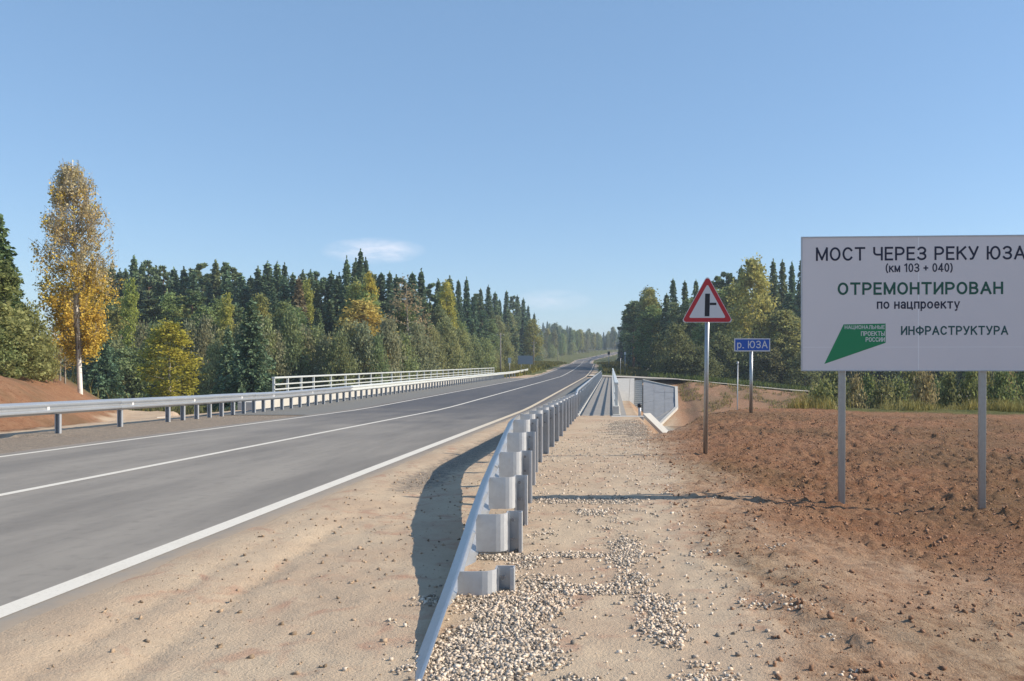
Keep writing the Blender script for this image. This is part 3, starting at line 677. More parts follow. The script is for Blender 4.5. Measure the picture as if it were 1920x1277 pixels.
def text_mesh(s, x0, x1, z0, z1, name, m, parent, y, bold=.13, gap=.2):
    polys = []; cx = 0.0; wid = []; wi = 0
    for ch in s:
        w_, st = GLYPH[ch]
        if ch == ' ': wi += 1
        for q in st: polys.append([(cx + px_, pz) for px_, pz in q]); wid.append(wi)
        cx += w_ + (gap if ch != ' ' else gap * .8) + bold * .5
    al = np.array([p for q in polys for p in q]); a = al.min(0); b = al.max(0)
    hgt = z1 - z0; capu = (b[1] - a[1]); t = bold * hgt / (capu + bold)
    sx = (x1 - x0 - t) / (b[0] - a[0]); sz = (z1 - z0 - t) / capu
    mbs = {}; lay = 0
    for q, wi in zip(polys, wid):
        mb = mbs.setdefault(wi, MB())
        p = np.array([(x0 + t / 2 + (u - a[0]) * sx, z0 + t / 2 + (v - a[1]) * sz) for u, v in q])
        closed = np.linalg.norm(p[0] - p[-1]) < 1e-6 and len(p) > 3
        L_, Rr = [], []
        for i in range(len(p)):
            d0 = p[i] - p[i - 1] if i > 0 else (p[-1] - p[-2] if closed else p[1] - p[0])
            d1 = p[i + 1] - p[i] if i < len(p) - 1 else (p[1] - p[0] if closed else d0)
            d0 = d0 / (np.linalg.norm(d0) + 1e-12); d1 = d1 / (np.linalg.norm(d1) + 1e-12); d = d0 + d1; d /= np.linalg.norm(d) + 1e-12
            k = min(1.6, 1 / max(.4, float(d @ d0))); nrm = np.array((-d[1], d[0])) * t / 2 * k
            e = np.zeros(2)
            if not closed and i == 0: e = -d * t * .46
            if not closed and i == len(p) - 1: e = d * t * .46
            L_.append(p[i] + nrm + e); Rr.append(p[i] - nrm + e)
        yy = y - .00007 * (lay % 5); lay += 1; n = len(p)
        mb.add([(v[0], yy, v[1]) for v in L_] + [(v[0], yy, v[1]) for v in Rr], [(i, n + i, n + i + 1, i + 1) for i in range(n - 1)])
    for mb in mbs.values(): mb.build(name, m, parent)

# billboard
zg = hz(*BILL[0]); zg2 = hz(*BILL[1])
yaw = -R(3.6)
bb_ = empty('information_board', (BILL[0][0], BY, zg), 'large grey-white information board with Cyrillic lettering on two steel posts', 'billboard', rz=yaw)
cs = math.cos(yaw)
def bx(px): return (px - 1587) / BS / cs
def bz(py): return CZ - (py - HY) / BS - zg
th = .03
seam_x, seam_y = bx(1722), bz(651)
L_, R__, T_, B0 = bx(1509), bx(1938), bz(446), bz(694)
gp = .0035
MB().box(L_ + .004, R__ - .004, -.018, .014, B0 + .004, T_ - .004).build('backing', M['board_seam'], bb_)
for x0, x1 in ((L_, seam_x - gp), (seam_x + gp, R__)):
    for z0, z1 in ((B0, seam_y - gp * .5), (seam_y + gp * .5, T_)):
        MB().box(x0, x1, -.022, -.0175, z0, z1).build('panel', M['board'], bb_)
for (x0, x1, z0, z1) in ((L_ - .012, R__ + .012, T_ - .001, T_ + .014), (L_ - .012, R__ + .012, B0 - .012, B0 - .001), (L_ - .012, L_ - .001, B0, T_), (R__ + .001, R__ + .012, B0, T_)):
    MB().box(x0, x1, -.028, .02, z0, z1).build('frame', M['zinc_dull'], bb_)
for z in (B0 + .25, (B0 + T_) / 2, T_ - .25): MB().box(L_ + .05, R__ - .05, .0145, .06, z - .02, z + .02).build('crossbar', M['zinc_dull'], bb_)
for px, lean in ((1587, -.015), (1846, -.02)):
    x = bx(px); gzz = (zg2 - zg if px > 1700 else 0) - .3
    r_ = .04
    pl = [(-.042, -.0), (.042, 0), (.042, .06), (-.042, .06)]
    MB().slab([(x - .042 + lean, .061, gzz), (x + .042 + lean, .061, gzz), (x + .042 + lean, .125, gzz), (x - .042 + lean, .125, gzz)], (-lean * .7, 0, T_ - gzz - .05)).build('post', M['post_steel'], bb_, False, .012)
TY = -.0235
MB().box(seam_x - .005, seam_x + .005, -.0230, -.0221, B0 + .002, T_ - .002).build('seam_strip', M['board_seam'], bb_)
MB().box(L_ + .01, R__ - .01, -.02285, -.02205, seam_y - .0025, seam_y + .0025).build('seam_strip', M['board_seam'], bb_)
text_mesh('МОСТ ЧЕРЕЗ РЕКУ ЮЗА', bx(1534), bx(1915), bz(489.5), bz(464), 'lettering', M['navy'], bb_, TY, .17)
text_mesh('(км 103 + 040)', bx(1662), bx(1784), bz(513), bz(495), 'lettering', M['navy'], bb_, TY, .175)
text_mesh('ОТРЕМОНТИРОВАН', bx(1574), bx(1875), bz(553.5), bz(530), 'lettering', M['teal'], bb_, TY, .215)
text_mesh('по нацпроекту', bx(1646), bx(1797), bz(584), bz(566), 'lettering', M['navy'], bb_, TY, .185)
text_mesh('ИНФРАСТРУКТУРА', bx(1690), bx(1884), bz(629), bz(611.5), 'lettering', M['teal2'], bb_, TY, .2)
lg = MB().slab([(bx(1549.5), TY, bz(682.5)), (bx(1662), TY, bz(643)), (bx(1662), TY, bz(607)), (bx(1585), TY, bz(608.5))], (0, .0012, 0)).build('emblem', M['green'], bb_)
for s, x0, z0, z1 in (('НАЦИОНАЛЬНЫЕ', 1587, 618.5, 610), ('ПРОЕКТЫ', 1617, 630, 621.5), ('РОССИИ', 1625.5, 641, 632.5)):
    text_mesh(s, bx(x0), bx(1660.5), bz(z0), bz(z1), 'lettering', M['white_sign'], lg, TY - .0008, .17)

# triangular warning sign
TS = 103.0; TY_ = FPX / TS; tx = (1322 - VX) / TS; tz = hz(tx, TY_)
ts = empty('warning_sign', (tx, TY_, tz), 'red-bordered triangular side-road warning sign on a thin steel post', 'traffic sign')
def tX(px): return (px - 1322) / TS
def tZ(py): return CZ - (py - HY) / TS - tz
def rtri(pts, r, n=5):
    c = np.mean(pts, 0); out = []
    for i in range(3):
        p = np.array(pts[i]); a = np.array(pts[i - 1]) - p; b = np.array(pts[(i + 1) % 3]) - p
        a /= np.linalg.norm(a); b /= np.linalg.norm(b); d = a + b; d /= np.linalg.norm(d); o = p + d * r * 2
        a0 = math.atan2(*(p + a * r * math.sqrt(3) - o)[::-1]); a1 = math.atan2(*(p + b * r * math.sqrt(3) - o)[::-1])
        da = (a1 - a0 + math.pi) % (2 * math.pi) - math.pi
        out += [tuple(o + r * np.array((math.cos(a0 + da * k / n), math.sin(a0 + da * k / n)))) for k in range(n + 1)]
    return out
def plate(pts, y, d, name, m, par, bev=0): return MB().slab([(x, y, z) for x, z in pts], (0, d, 0)).build(name, m, par)
tp = [(tX(1276.5), tZ(605)), (tX(1374.5), tZ(605)), (tX(1326), tZ(516))]
cc = np.mean(tp, 0)
def shr(pts, k): return [tuple(cc + (np.array(p) - cc) * k) for p in pts]
plate(rtri(shr(tp, 1.0), .045), -.05, .012, 'sign_plate', M['white_sign'], ts)
plate(rtri(shr(tp, .965), .045), -.0525, .0022, 'red_border', M['red_sign'], ts)
plate(rtri(shr(tp, .71), .02), -.055, .0022, 'white_field', M['white_sign'], ts)
sy = plate([(tX(1320.5), tZ(593.5)), (tX(1329.5), tZ(593.5)), (tX(1330.5), tZ(551)), (tX(1321.5), tZ(551))], -.057, .0018, 'symbol', M['black'], ts)
plate([(tX(1330.3), tZ(572.5)), (tX(1342.5), tZ(572.5)), (tX(1342.5), tZ(568)), (tX(1330.4), tZ(568))], -.0572, .0018, 'symbol', M['black'], ts)
MB().tube([(0, .0, -.3), (.025, 0, 1.5), (tX(1327), 0, tZ(530))], .042, 12).build('post', M['post_steel'], ts, True)
for z in (tZ(596), tZ(560)): MB().box(tX(1327) - .06, tX(1327) + .06, -.037, .05, z - .02, z + .02).build('clamp', M['zinc_dull'], ts)
# river name sign
RS = 60.0; RY = FPX / RS; rx_ = (1408 - VX) / RS; rz0 = hz(rx_, RY)
rs = empty('river_name_sign', (rx_, RY, rz0), 'small blue river name sign with white border and letters on a post', 'traffic sign')
def uX(px): return (px - 1408) / RS
def uZ(py): return CZ - (py - HY) / RS - rz0
MB().box(uX(1376), uX(1443.5), -.06, -.045, uZ(659), uZ(634.5)).build('sign_plate', M['white_sign'], rs)
MB().box(uX(1378), uX(1441.5), -.0625, -.061, uZ(657), uZ(636.5)).build('blue_field', M['blue_sign'], rs)
text_mesh('р. ЮЗА', uX(1381.5), uX(1438.5), uZ(656.5), uZ(639), 'lettering', M['white_sign'], rs, -.0635, .15)
MB().tube([(0, 0, -.3), (.01, 0, uZ(640))], .055, 10).build('post', M['post_steel'], rs, True)

# far small signs ------------------------------------------------
def far_sign(name, px, Yd, label, cat, w_px, top, bot, mat, legs, depth=.05, hole=None):
    X0 = (px - VX) / FPX * Yd; g_ = hz(X0, Yd)
    r = empty(name, (X0, Yd, g_), label, cat); s = FPX / Yd
    def z_(py): return CZ - (py - HY) / s - g_
    MB().box(-w_px / 2 / s, w_px / 2 / s, -.08, -.03, z_(bot), z_(top)).build('sign_plate', mat, r)
    MB().box(-w_px / 2 / s + .03, w_px / 2 / s - .03, -.03, -.015, (z_(bot) + z_(top)) / 2 - .04, (z_(bot) + z_(top)) / 2 + .04).build('stiffener', M['zinc_dull'], r)
    for l in legs: MB().tube([(l / s, .02, -.3), (l / s, .02, z_(top) - .1)], max(.045, .55 / s), 8).build('post', M['zinc_dull'], r, True)
    return r
far_sign('direction_sign', 985, 150, 'large grey-blue direction sign back on two posts beyond the long guardrail', 'traffic sign', 28, 667, 683, M['sign_back'], (-8, 9))
far_sign('notice_sign', 955.5, 145, 'tiny white rectangular sign in the bushes beside the large direction sign', 'sign', 6, 671, 681, M['white_sign'], (0,))
far_sign('notice_sign', 1282, 140, 'white sign on two legs before the dark trees of the side road', 'sign', 13, 667, 685, M['white_sign'], (-4.5, 4.5))
far_sign('road_sign', 1141.5, 175, 'small dark sign back on one post where the hill road appears', 'traffic sign', 4.5, 659, 665, M['dark_back'], (0,))
far_sign('road_sign', 1165, 135, 'pair-posted dark sign back at the side road corner', 'traffic sign', 6, 660, 672, M['dark_back'], (-1.5, ))
far_sign('road_sign', 1172, 138, 'pale thin-posted sign at the side road corner', 'traffic sign', 3.5, 660, 665, M['white_sign'], (0,))
mk = empty('marker_post', ((1382 - VX) / FPX * 95, 95, hz((1382 - VX) / FPX * 95, 95)), 'thin pale marker post with white top on the brown far bank', 'post')
g_ = mk.location.z; zt = CZ - (678 - HY) / FPX * 95 - g_
MB().tube([(0, 0, -.3), (.08, 0, zt - .3)], .06, 8).build('shaft', M['zinc_dull'], mk, True)
MB().tube([(.08, 0, zt - .3), (.085, 0, zt)], .11, 8).build('cap', M['white_sign'], mk, True)
def pole(px, Yd, top, label, th=.11):
    X0 = (px - VX) / FPX * Yd; g_ = hz(X0, Yd); h = CZ - (top - HY) / FPX * Yd - g_
    p = empty('utility_pole', (X0, Yd, g_), label, 'pole', 'utility poles along the forest edge')
    MB().tube([(0, 0, -.4), (0, 0, h)], [th, th * .75], 8).build('shaft', M['wood'], p, True)
    MB().box(-.7, .7, -.05, .05, h - .5, h - .38).build('crossarm', M['wood'], p)
    for x in (-.6, 0.6): MB().tube([(x, 0, h - .38), (x, 0, h - .2)], .04, 6).build('insulator', M['white_sign'], p)
pole(938.5, 150, 624, 'grey wooden utility pole before the forest beside the bridge railing end', .14)
pole(1001, 205, 640, 'grey wooden utility pole farther along the forest edge, by the grassy bank', .13)
pole(1046, 330, 654, 'tiny utility pole where the road passes into the forest', .14)

# ------------------------------------------------------------------ trees
def cards(pts, size, r, elong=1.6, up=0.0, dirs=None):
    n = len(pts); a = r.normal(size=(n, 3))
    if dirs is not None: a = dirs + .45 * a
    a[:, 2] += up; a /= np.linalg.norm(a, axis=1, keepdims=True)
    b = np.cross(a, r.normal(size=(n, 3))); b /= np.linalg.norm(b, axis=1, keepdims=True) + 1e-9
    s = size * r.uniform(.6, 1.35, (n, 1))
    a = a * s * elong * .5; b = b * s * .5
    V = np.stack([pts - a, pts + b + a * .1, pts + a, pts - b + a * .1], 1).reshape(-1, 3)
    return V
def card_mesh(name, V): 
    n = len(V) // 4; return np_mesh(name, V, np.arange(n * 4).reshape(-1, 4))
def spruce_proto(seed, h=18., rmax=2.6, dens=1.0, card=.31):
    r = np.random.default_rng(seed); pts = []; ds = []
    z = .06 * h + r.uniform(0, .5); k = 0
    while z < h * .985:
        t = z / h; rad = rmax * 1.12 * (1 - t) ** .95 * (1 + .12 * math.sin(k * 1.7 + seed)) + .16
        nb = int(5 + 5 * (1 - t) + r.integers(0, 2))
        for i in range(nb):
            az_ = 2 * math.pi * (i + r.uniform(-.3, .3)) / nb + k * .7; L = rad * r.uniform(.68, 1.12)
            if r.uniform() < .05: continue
            m_ = max(3, int(L / .17 * dens)); u = np.linspace(.08, 1, m_)
            out = u * L; dz = .12 * L * np.sin(u * 2.2) - .42 * L * u ** 1.5 + (.12 * L * u ** 3)
            base = np.stack([np.cos(az_) * out, np.sin(az_) * out, z + dz + .25 * rad * 0], 1)
            d = np.tile([math.cos(az_), math.sin(az_), -.25], (m_, 1))
            for side in (-1, 0, 1):
                p = base.copy(); wd = side * .30 * np.sin(np.pi * (u * .85 + .1)) * (.35 + .3 * L)
                p[:, 0] += -math.sin(az_) * wd; p[:, 1] += math.cos(az_) * wd; p[:, 2] += -.1 * abs(side) + r.normal(0, .06, m_)
                pts.append(p + r.normal(0, .05, p.shape)); dd = d.copy(); dd[:, 0] += -math.sin(az_) * side * .7; dd[:, 1] += math.cos(az_) * side * .7; ds.append(dd)
        z += (.5 - .26 * t) * r.uniform(.8, 1.25); k += 1
    pts.append(np.stack([np.zeros(14), np.zeros(14), np.linspace(h * .93, h * 1.01, 14)], 1)); ds.append(np.tile([0, 0, 1.], (14, 1)))
    V = cards(np.concatenate(pts), card, r, 1.9, 0, np.concatenate(ds))
    tr = MB().tube([(0, 0, -.4), (0, 0, h * .5), (0, 0, h * .97)], [.20, .12, .02], 7)
    return card_mesh('crown', V), tr.mesh('trunk'), h
def limbs(mb, r, h, z0, z1, n, spread, rad, rise=.5):
    tips = []
    for i in range(n):
        t = (i + .5) / n; z = z0 + (z1 - z0) * t; a = i * 2.4 + r.uniform(-.4, .4)
        L = spread(t) * r.uniform(.7, 1.0); e = np.array((math.cos(a) * L, math.sin(a) * L, z + L * rise * r.uniform(.7, 1.3)))
        m_ = np.array((math.cos(a) * L * .5, math.sin(a) * L * .5, z + L * rise * .35))
        mb.tube([(0, 0, z), m_, e], [rad * (1.05 - t) * .55 + .01, rad * (1 - t) * .3 + .01, .008], 5, False); tips += [m_, e]
    return tips
def broad_proto(seed, h=14., w=2.6, base=.22, nc=70, per=80, leaf=.24, shape=1.0, dens=1.0, top=1.0):
    r = np.random.default_rng(seed); mb = MB()
    lean = r.uniform(-.3, .3, 2)
    mb.tube([(0, 0, -.4), (lean[0] * .3, lean[1] * .3, h * .45), (lean[0], lean[1], h * .95)], [h * .011 + .03, h * .008 + .02, .015], 7)
    pr_ = lambda t: w * (np.sin(np.pi * np.clip(t, 0, 1) ** (.75 * shape)) ** .75 * .95 + .1)
    tips = limbs(mb, r, h, h * base, h * .88, int(12 + h * .6), lambda t: float(pr_(t * .92 + .04)), h * .008 + .02, .55)
    pts = []
    for i in range(nc):
        t = r.uniform(.02, 1) ; z = h * (base + (1 - base) * t)
        rad = pr_(t) * r.uniform(.45, 1.0) ** .6; a = r.uniform(0, 2 * math.pi)
        c = np.array((math.cos(a) * rad + lean[0] * t, math.sin(a) * rad + lean[1] * t, z))
        s = (.30 + .22 * r.uniform()) * (w / 2.6) ** .5
        m_ = int(per * r.uniform(.5, 1.4) * dens)
        q = r.normal(size=(m_, 3)) * np.array((s, s, s * .75)); pts.append(c + q)
    for tpt in tips: pts.append(tpt + r.normal(size=(int(per * .35 * dens), 3)) * .3)
    V = cards(np.concatenate(pts), leaf, r, 1.35)
    return card_mesh('crown', V), mb.mesh('trunk'), h
def pine_proto(seed, h=17.):
    r = np.random.default_rng(seed); mb = MB()
    mb.tube([(0, 0, -.4), (.1, 0, h * .5), (0, .1, h * .96)], [.2, .15, .04], 8)
    pts = []; ds = []
    for i in range(46):
        t = r.uniform(0, 1); z = h * (.38 + .58 * t); L = (2.5 * (1 - t) ** .6 + .55) * r.uniform(.55, 1.1); a = r.uniform(0, 2 * math.pi)
        e = np.array((math.cos(a) * L, math.sin(a) * L, z + L * .35)); mb.tube([(0, 0, z), e * (.55, .55, 1) - (0, 0, L * .12), e], [.05, .035, .015], 5, False)
        for q in range(5):
            c = np.array((0, 0, z)) + (e - (0, 0, z)) * r.uniform(.45, 1.05) + r.normal(0, .22, 3); m_ = 26
            d = r.normal(size=(m_, 3)); d[:, 2] = np.abs(d[:, 2]) + .3; d /= np.linalg.norm(d, axis=1, keepdims=True)
            pts.append(c + d * .24 * r.uniform(.2, 1.1, (m_, 1)) * (1.3, 1.3, .8)); ds.append(d)
    V = cards(np.concatenate(pts), .24, r, 2.4, 0, np.concatenate(ds) * 1.5)
    return card_mesh('crown', V), mb.mesh('trunk'), h
PROTO = {
 'spruce': [spruce_proto(1), spruce_proto(2, 18, 2.2), spruce_proto(3, 18, 3.1, .9)],
 'young_spruce': [spruce_proto(11, 9, 2.3, 2.4, .17), spruce_proto(12, 9, 1.9, 2.4, .17)],
 'pine': [pine_proto(21), pine_proto(22)],
 'birch': [broad_proto(31, 15, 2.2, .16, 95, 70, .24), broad_proto(32, 15, 2.7, .14, 110, 70, .25, .85), broad_proto(33, 15, 1.7, .14, 75, 75, .23, 1.1)],
 'bush': [broad_proto(41, 6, 2.3, .03, 60, 75, .19, .7), broad_proto(42, 6, 2.7, .02, 75, 75, .19, .6), broad_proto(43, 6, 1.9, .05, 50, 80, .18, .8)],
 'bare': [broad_proto(51, 15, 2.3, .3, 60, 26, .2, .9, .8)],
}
LEAFM = {'spruce': 'needle', 'young_spruce': 'needle', 'pine': 'needle', 'birch': 'leaf', 'bush': 'leaf', 'bare': 'leaf'}
BARKM = {'spruce': 'bark', 'young_spruce': 'bark', 'pine': 'pinebark', 'birch': 'greybark', 'bush': 'bark', 'bare': 'greybark'}
NAME = {'spruce': 'spruce_tree', 'young_spruce': 'young_spruce', 'pine': 'pine_tree', 'birch': 'birch_tree', 'bush': 'willow_bush', 'bare': 'bare_tree'}
CATG = {'spruce': 'spruce', 'young_spruce': 'spruce', 'pine': 'pine', 'birch': 'birch', 'bush': 'bush', 'bare': 'tree'}
for k, l in PROTO.items():
    for cme, tme, h in l:
        cme.materials.append(M[LEAFM[k]]); tme.materials.append(M[BARKM[k]])
TINT = {'spruce': [(.075, .118, .074), (.088, .13, .076), (.105, .138, .07)], 'young_spruce': [(.09, .135, .08), (.105, .145, .078)],
        'pine': [(.105, .15, .085), (.12, .16, .08)], 'birch': [(.17, .215, .085), (.145, .195, .09), (.215, .225, .08), (.165, .185, .095)],
        'bush': [(.175, .205, .095), (.15, .185, .09), (.2, .21, .10), (.165, .175, .105)], 'bare': [(.24, .2, .13)]}
YEL = (.2, .19, .045); YG = (.17, .185, .05)
tr_rng = random.Random(5)
def tree(kind, X, Y, height, label, group, width=None, tint=None, v=None, z=None):
    cme, tme, h = PROTO[kind][v if v is not None else tr_rng.randrange(len(PROTO[kind]))]
    g_ = hz(X, Y) if z is None else z
    s = height / h; sw = s if width is None else width
    r = bpy.data.objects.new(NAME[kind], None); col.objects.link(r); r.location = (X, Y, g_ - .05); r.scale = (sw, sw, s); r.rotation_euler = (0, 0, tr_rng.uniform(0, 6.28)); r.empty_display_size = .3
    tag(r, label, CATG[kind], group)
    c = bpy.data.objects.new('crown', cme); col.objects.link(c); c.parent = r
    t = tint or tr_rng.choice(TINT[kind]); k = tr_rng.uniform(.85, 1.18)
    if tint: k *= 1.5
    k *= 1.6
    c.color = (t[0] * k * tr_rng.uniform(.92, 1.08), t[1] * k, t[2] * k, 1)
    b = bpy.data.objects.new('trunk', tme); col.objects.link(b); b.parent = r
    return r
def tpx(kind, x, top, Y, label, group=None, wpx=None, tint=None, v=None):
    X = (x - VX) / FPX * Y; g_ = hz(X, Y); height = CZ - (top - HY) / FPX * Y - g_
    wd = None
    if wpx: 
        base_w = {'spruce': 2.7, 'young_spruce': 2.3, 'pine': 2.6, 'birch': 2.7, 'bush': 2.6, 'bare': 2.7}[kind]
        wd = wpx / 2 / FPX * Y / base_w
    return tree(kind, X, Y, height, label, group, wd, tint, v)
# ---- the left forest
prof_x = [150, 190, 240, 275, 310, 340, 400, 430, 470, 500, 530, 560, 610, 650, 680, 700, 715, 760, 800, 840, 880, 920, 960, 985, 1000, 1020]
prof_y = [500, 492, 484, 474, 494, 478, 484, 482, 496, 474, 492, 494, 504, 486, 474, 484, 512, 512, 504, 517, 518, 532, 547, 562, 582, 602]
GB = 'dark conifers at the back of the left forest'
x = 150.0
while x < 1005:
    Ye = 30 * FPX / (VX - x); Yd = max(138, Ye + 14) + tr_rng.uniform(-6, 10)
    tp_ = float(np.interp(x, prof_x, prof_y)) + tr_rng.uniform(-4, 24)
    if tr_rng.random() < .68: tpx('spruce', x, tp_, Yd, 'tall dark spruce in the back row of the forest behind the bridge railing', GB, tr_rng.uniform(52, 84) * 138 / Yd)
    else: tpx('pine', x, tp_ + 4, Yd, 'tall round-topped pine in the back row of the forest behind the bridge railing', GB, tr_rng.uniform(50, 74) * 138 / Yd)
    x += tr_rng.uniform(11, 19) * (138 / Yd) ** .6
x = 160.0
while x < 1000:         # second conifer row, filling behind
    Ye = 30 * FPX / (VX - x); Yd = max(128, Ye + 9)
    tpx('spruce', x, float(np.interp(x, prof_x, prof_y)) + tr_rng.uniform(24, 60), Yd, 'dark spruce among lighter birches in the middle of the left forest', 'spruces in the middle of the left forest', tr_rng.uniform(60, 84) * 128 / Yd)
    x += tr_rng.uniform(26, 40)
x = 185.0
while x < 990:          # broadleaf middle row
    Ye = 29 * FPX / (VX - x); Yd = max(112, Ye + 3) + tr_rng.uniform(-4, 4)
    tp_ = float(np.interp(x, prof_x, prof_y)) + tr_rng.uniform(50, 100) * (120 / Yd) ** .5
    u = tr_rng.random()
    kd, lb = (('birch', 'olive-green leafy birch in the middle rows of the left forest') if u < .5 else ('spruce', 'broad green spruce among birches in the middle rows of the left forest') if u < .82 else ('pine', 'bluish pine among birches in the middle of the left forest'))
    tpx(kd, x, tp_, Yd, lb, 'trees in the middle rows of the left forest', tr_rng.uniform(52, 78) * 115 / Yd)
    x += tr_rng.uniform(17, 27)
x = 215.0
while x < 985:          # bushes at the forest foot
    Ye = 27 * FPX / (VX - x); Yd = max(92, Ye - 3) + tr_rng.uniform(-4, 4)
    tp_ = np.interp(x, [200, 500, 800, 985], [640, 618, 620, 648]) + tr_rng.uniform(-28, 22)
    tpx('bush', x, tp_, Yd, 'low grey-green willow bush at the foot of the left forest', 'bushes at the foot of the left forest', tr_rng.uniform(52, 84) * 100 / Yd)
    x += tr_rng.uniform(17, 28)
# singled-out trees on the left
tpx('birch', 245, 520, 96, 'slim yellow-green columnar birch before dark spruces', None, 46, YG, 2)
tpx('birch', 318, 606, 76, 'round golden-yellow tree above the guardrail, its leaves turning', None, 92, (.185, .18, .03), 1)
tpx('young_spruce', 472, 556, 70, 'broad green young spruce standing beside the start of the white railing', None, 112, None, 0)
tpx('young_spruce', 428, 612, 72, 'smaller green young spruce next to the broad young spruce', None, 80, None, 1)
tpx('young_spruce', 190, 590, 84, 'bluish young spruce right behind the tall golden birch', None, 90, None, 0)
tpx('spruce', 650, 482, 132, 'slender pointed spruce rising above its neighbours beside the tallest pair', None, 40, None, 1)
tpx('spruce', 676, 470, 134, 'tallest dark spruce of the forest, above the yellow-green birch', None, 56, None, 0)
tpx('birch', 692, 508, 112, 'tall narrow yellow-green birch before the tallest spruce', None, 52, (.19, .18, .04), 2)
tpx('birch', 680, 566, 104, 'wide orange-tinged birch below the tall yellow-green birch', None, 110, (.19, .165, .05), 1)
tpx('birch', 835, 530, 150, 'bright yellow birch among grey-green trees above the guardrail', None, 44, YEL, 0)
tpx('bare', 766, 520, 118, 'half-bare grey birch with a visible pale trunk', None, 84, (.17, .145, .085), 0)
tpx('spruce', 560, 520, 116, 'brownish spruce with hanging branches among green birches', None, 62, (.075, .068, .04), 2)
tpx('birch', 425, 548, 104, 'yellow-green birch crown between dark spruces, above the young spruces', None, 42, YG, 2)
tpx('birch', 575, 522, 125, 'light green pointed birch before the back spruces', None, 42, YG, 2)
tpx('birch', 1000, 600, 250, 'yellowish birch at the road-side end of the forest', None, 40, (.15, .145, .05), 0)
# roadside rows further on
Y_ = 205.0
while Y_ < 640:
    for k in range(3):
        X_ = float(rc_(Y_)) - 21 - 6.5 * k - tr_rng.uniform(0, 5); kd = tr_rng.choice(['birch', 'birch', 'birch', 'spruce', 'pine'] if k else ['birch', 'birch', 'bush'])
        hgt = {'birch': 14, 'spruce': 18, 'pine': 17, 'bush': 8}[kd] * tr_rng.uniform(.85, 1.15)
        tree(kd, X_, Y_ + tr_rng.uniform(-4, 4), hgt, {'birch': 'grey-olive birch in the tree wall along the left of the far road', 'spruce': 'dark spruce in the tree wall along the left of the far road', 'pine': 'pine in the tree wall along the left of the far road', 'bush': 'bush at the edge of the far road'}[kd], 'trees along the left of the far road', None)
    Y_ += 9 + (Y_ - 200) * .012
# trees closing the view on the hill
def hill(px_, Yd, top):
    X_ = (px_ - VX) / FPX * Yd
    if abs(X_ - float(rc_(Yd))) < 11: return
    kd = tr_rng.choice(['birch', 'birch', 'spruce', 'pine'])
    tpx(kd, px_, top, Yd, 'distant %s on the hill where the road disappears' % kd, 'trees on the far hill')
for i in range(64): hill(1020 + i * 2.9 + tr_rng.uniform(-3, 3), tr_rng.uniform(640, 800), np.interp(1020 + i * 2.9, [1020, 1060, 1100, 1130, 1150, 1170, 1210], [605, 612, 622, 632, 612, 608, 590]) + tr_rng.uniform(-3, 10))
for i in range(18): hill(1116 + i * 3.2 + tr_rng.uniform(-1, 1), tr_rng.uniform(820, 880), 626 + tr_rng.uniform(-4, 8))
for i in range(16): hill(1176 + i * 3 + tr_rng.uniform(-2, 2), tr_rng.uniform(330, 480), 604 - i * 1.6 + tr_rng.uniform(-5, 14))
for i in range(22):     # trees right of the far road, their shadows cross it
    Yd = 172 + i * 6; X_ = float(rc_(Yd)) + tr_rng.uniform(14.5, 22)
    tree(tr_rng.choice(['spruce', 'birch']), X_, Yd, tr_rng.uniform(15, 19), 'tree in the shaded row on the right of the far road', 'trees on the right of the far road')
# ---- right side trees
GR = 'trees behind the side road'
for (x, top, Yd, kd, wp) in [(1188, 562, 188, 'pine', 46), (1206, 556, 196, 'spruce', 34), (1228, 560, 178, 'spruce', 38), (1222, 575, 170, 'birch', 48), (1262, 524, 176, 'spruce', 36), (1284, 528, 172, 'spruce', 34), (1305, 526, 176, 'spruce', 36),
        (1250, 552, 165, 'spruce', 44), (1272, 566, 160, 'birch', 56), (1300, 562, 160, 'birch', 60), (1342, 514, 168, 'pine', 46), (1325, 530, 172, 'spruce', 40), (1362, 508, 165, 'pine', 48), (1390, 500, 164, 'spruce', 44),
        (1340, 545, 152, 'birch', 62), (1378, 535, 150, 'birch', 64), (1425, 492, 170, 'spruce', 40), (1450, 487, 172, 'spruce', 38), (1467, 490, 174, 'spruce', 40), (1485, 492, 170, 'spruce', 38), (1504, 486, 168, 'spruce', 44), (1530, 484, 165, 'spruce', 44),
        (1560, 500, 165, 'spruce', 44), (1600, 500, 160, 'pine', 50), (1640, 510, 160, 'spruce', 46), (1690, 500, 160, 'spruce', 46), (1740, 505, 160, 'pine', 46), (1790, 500, 160, 'spruce', 46), (1850, 505, 160, 'spruce', 46), (1910, 505, 160, 'pine', 46), (1970, 500, 150, 'spruce', 46),
        (1435, 540, 150, 'spruce', 60), (1480, 545, 150, 'spruce', 60), (1520, 540, 150, 'spruce', 60), (1580, 560, 145, 'birch', 70), (1660, 560, 140, 'birch', 70), (1760, 560, 140, 'birch', 70), (1860, 560, 130, 'birch', 70), (1950, 550, 120, 'birch', 80)]:
    tpx(kd, x, top, Yd, {'spruce': 'dark backlit spruce behind the side road and signs', 'pine': 'dark backlit pine behind the side road and signs', 'birch': 'grey-olive backlit birch behind the side road'}[kd], GR, wp * 1.4, None)
tpx('birch', 1412, 489, 140, 'tall olive birch rising behind the blue river sign', None, 80, (.14, .145, .05), 1)
tpx('birch', 1470, 585, 138, 'spreading yellowish birch beside the edge of the information board', None, 100, (.12, .125, .05), 1)
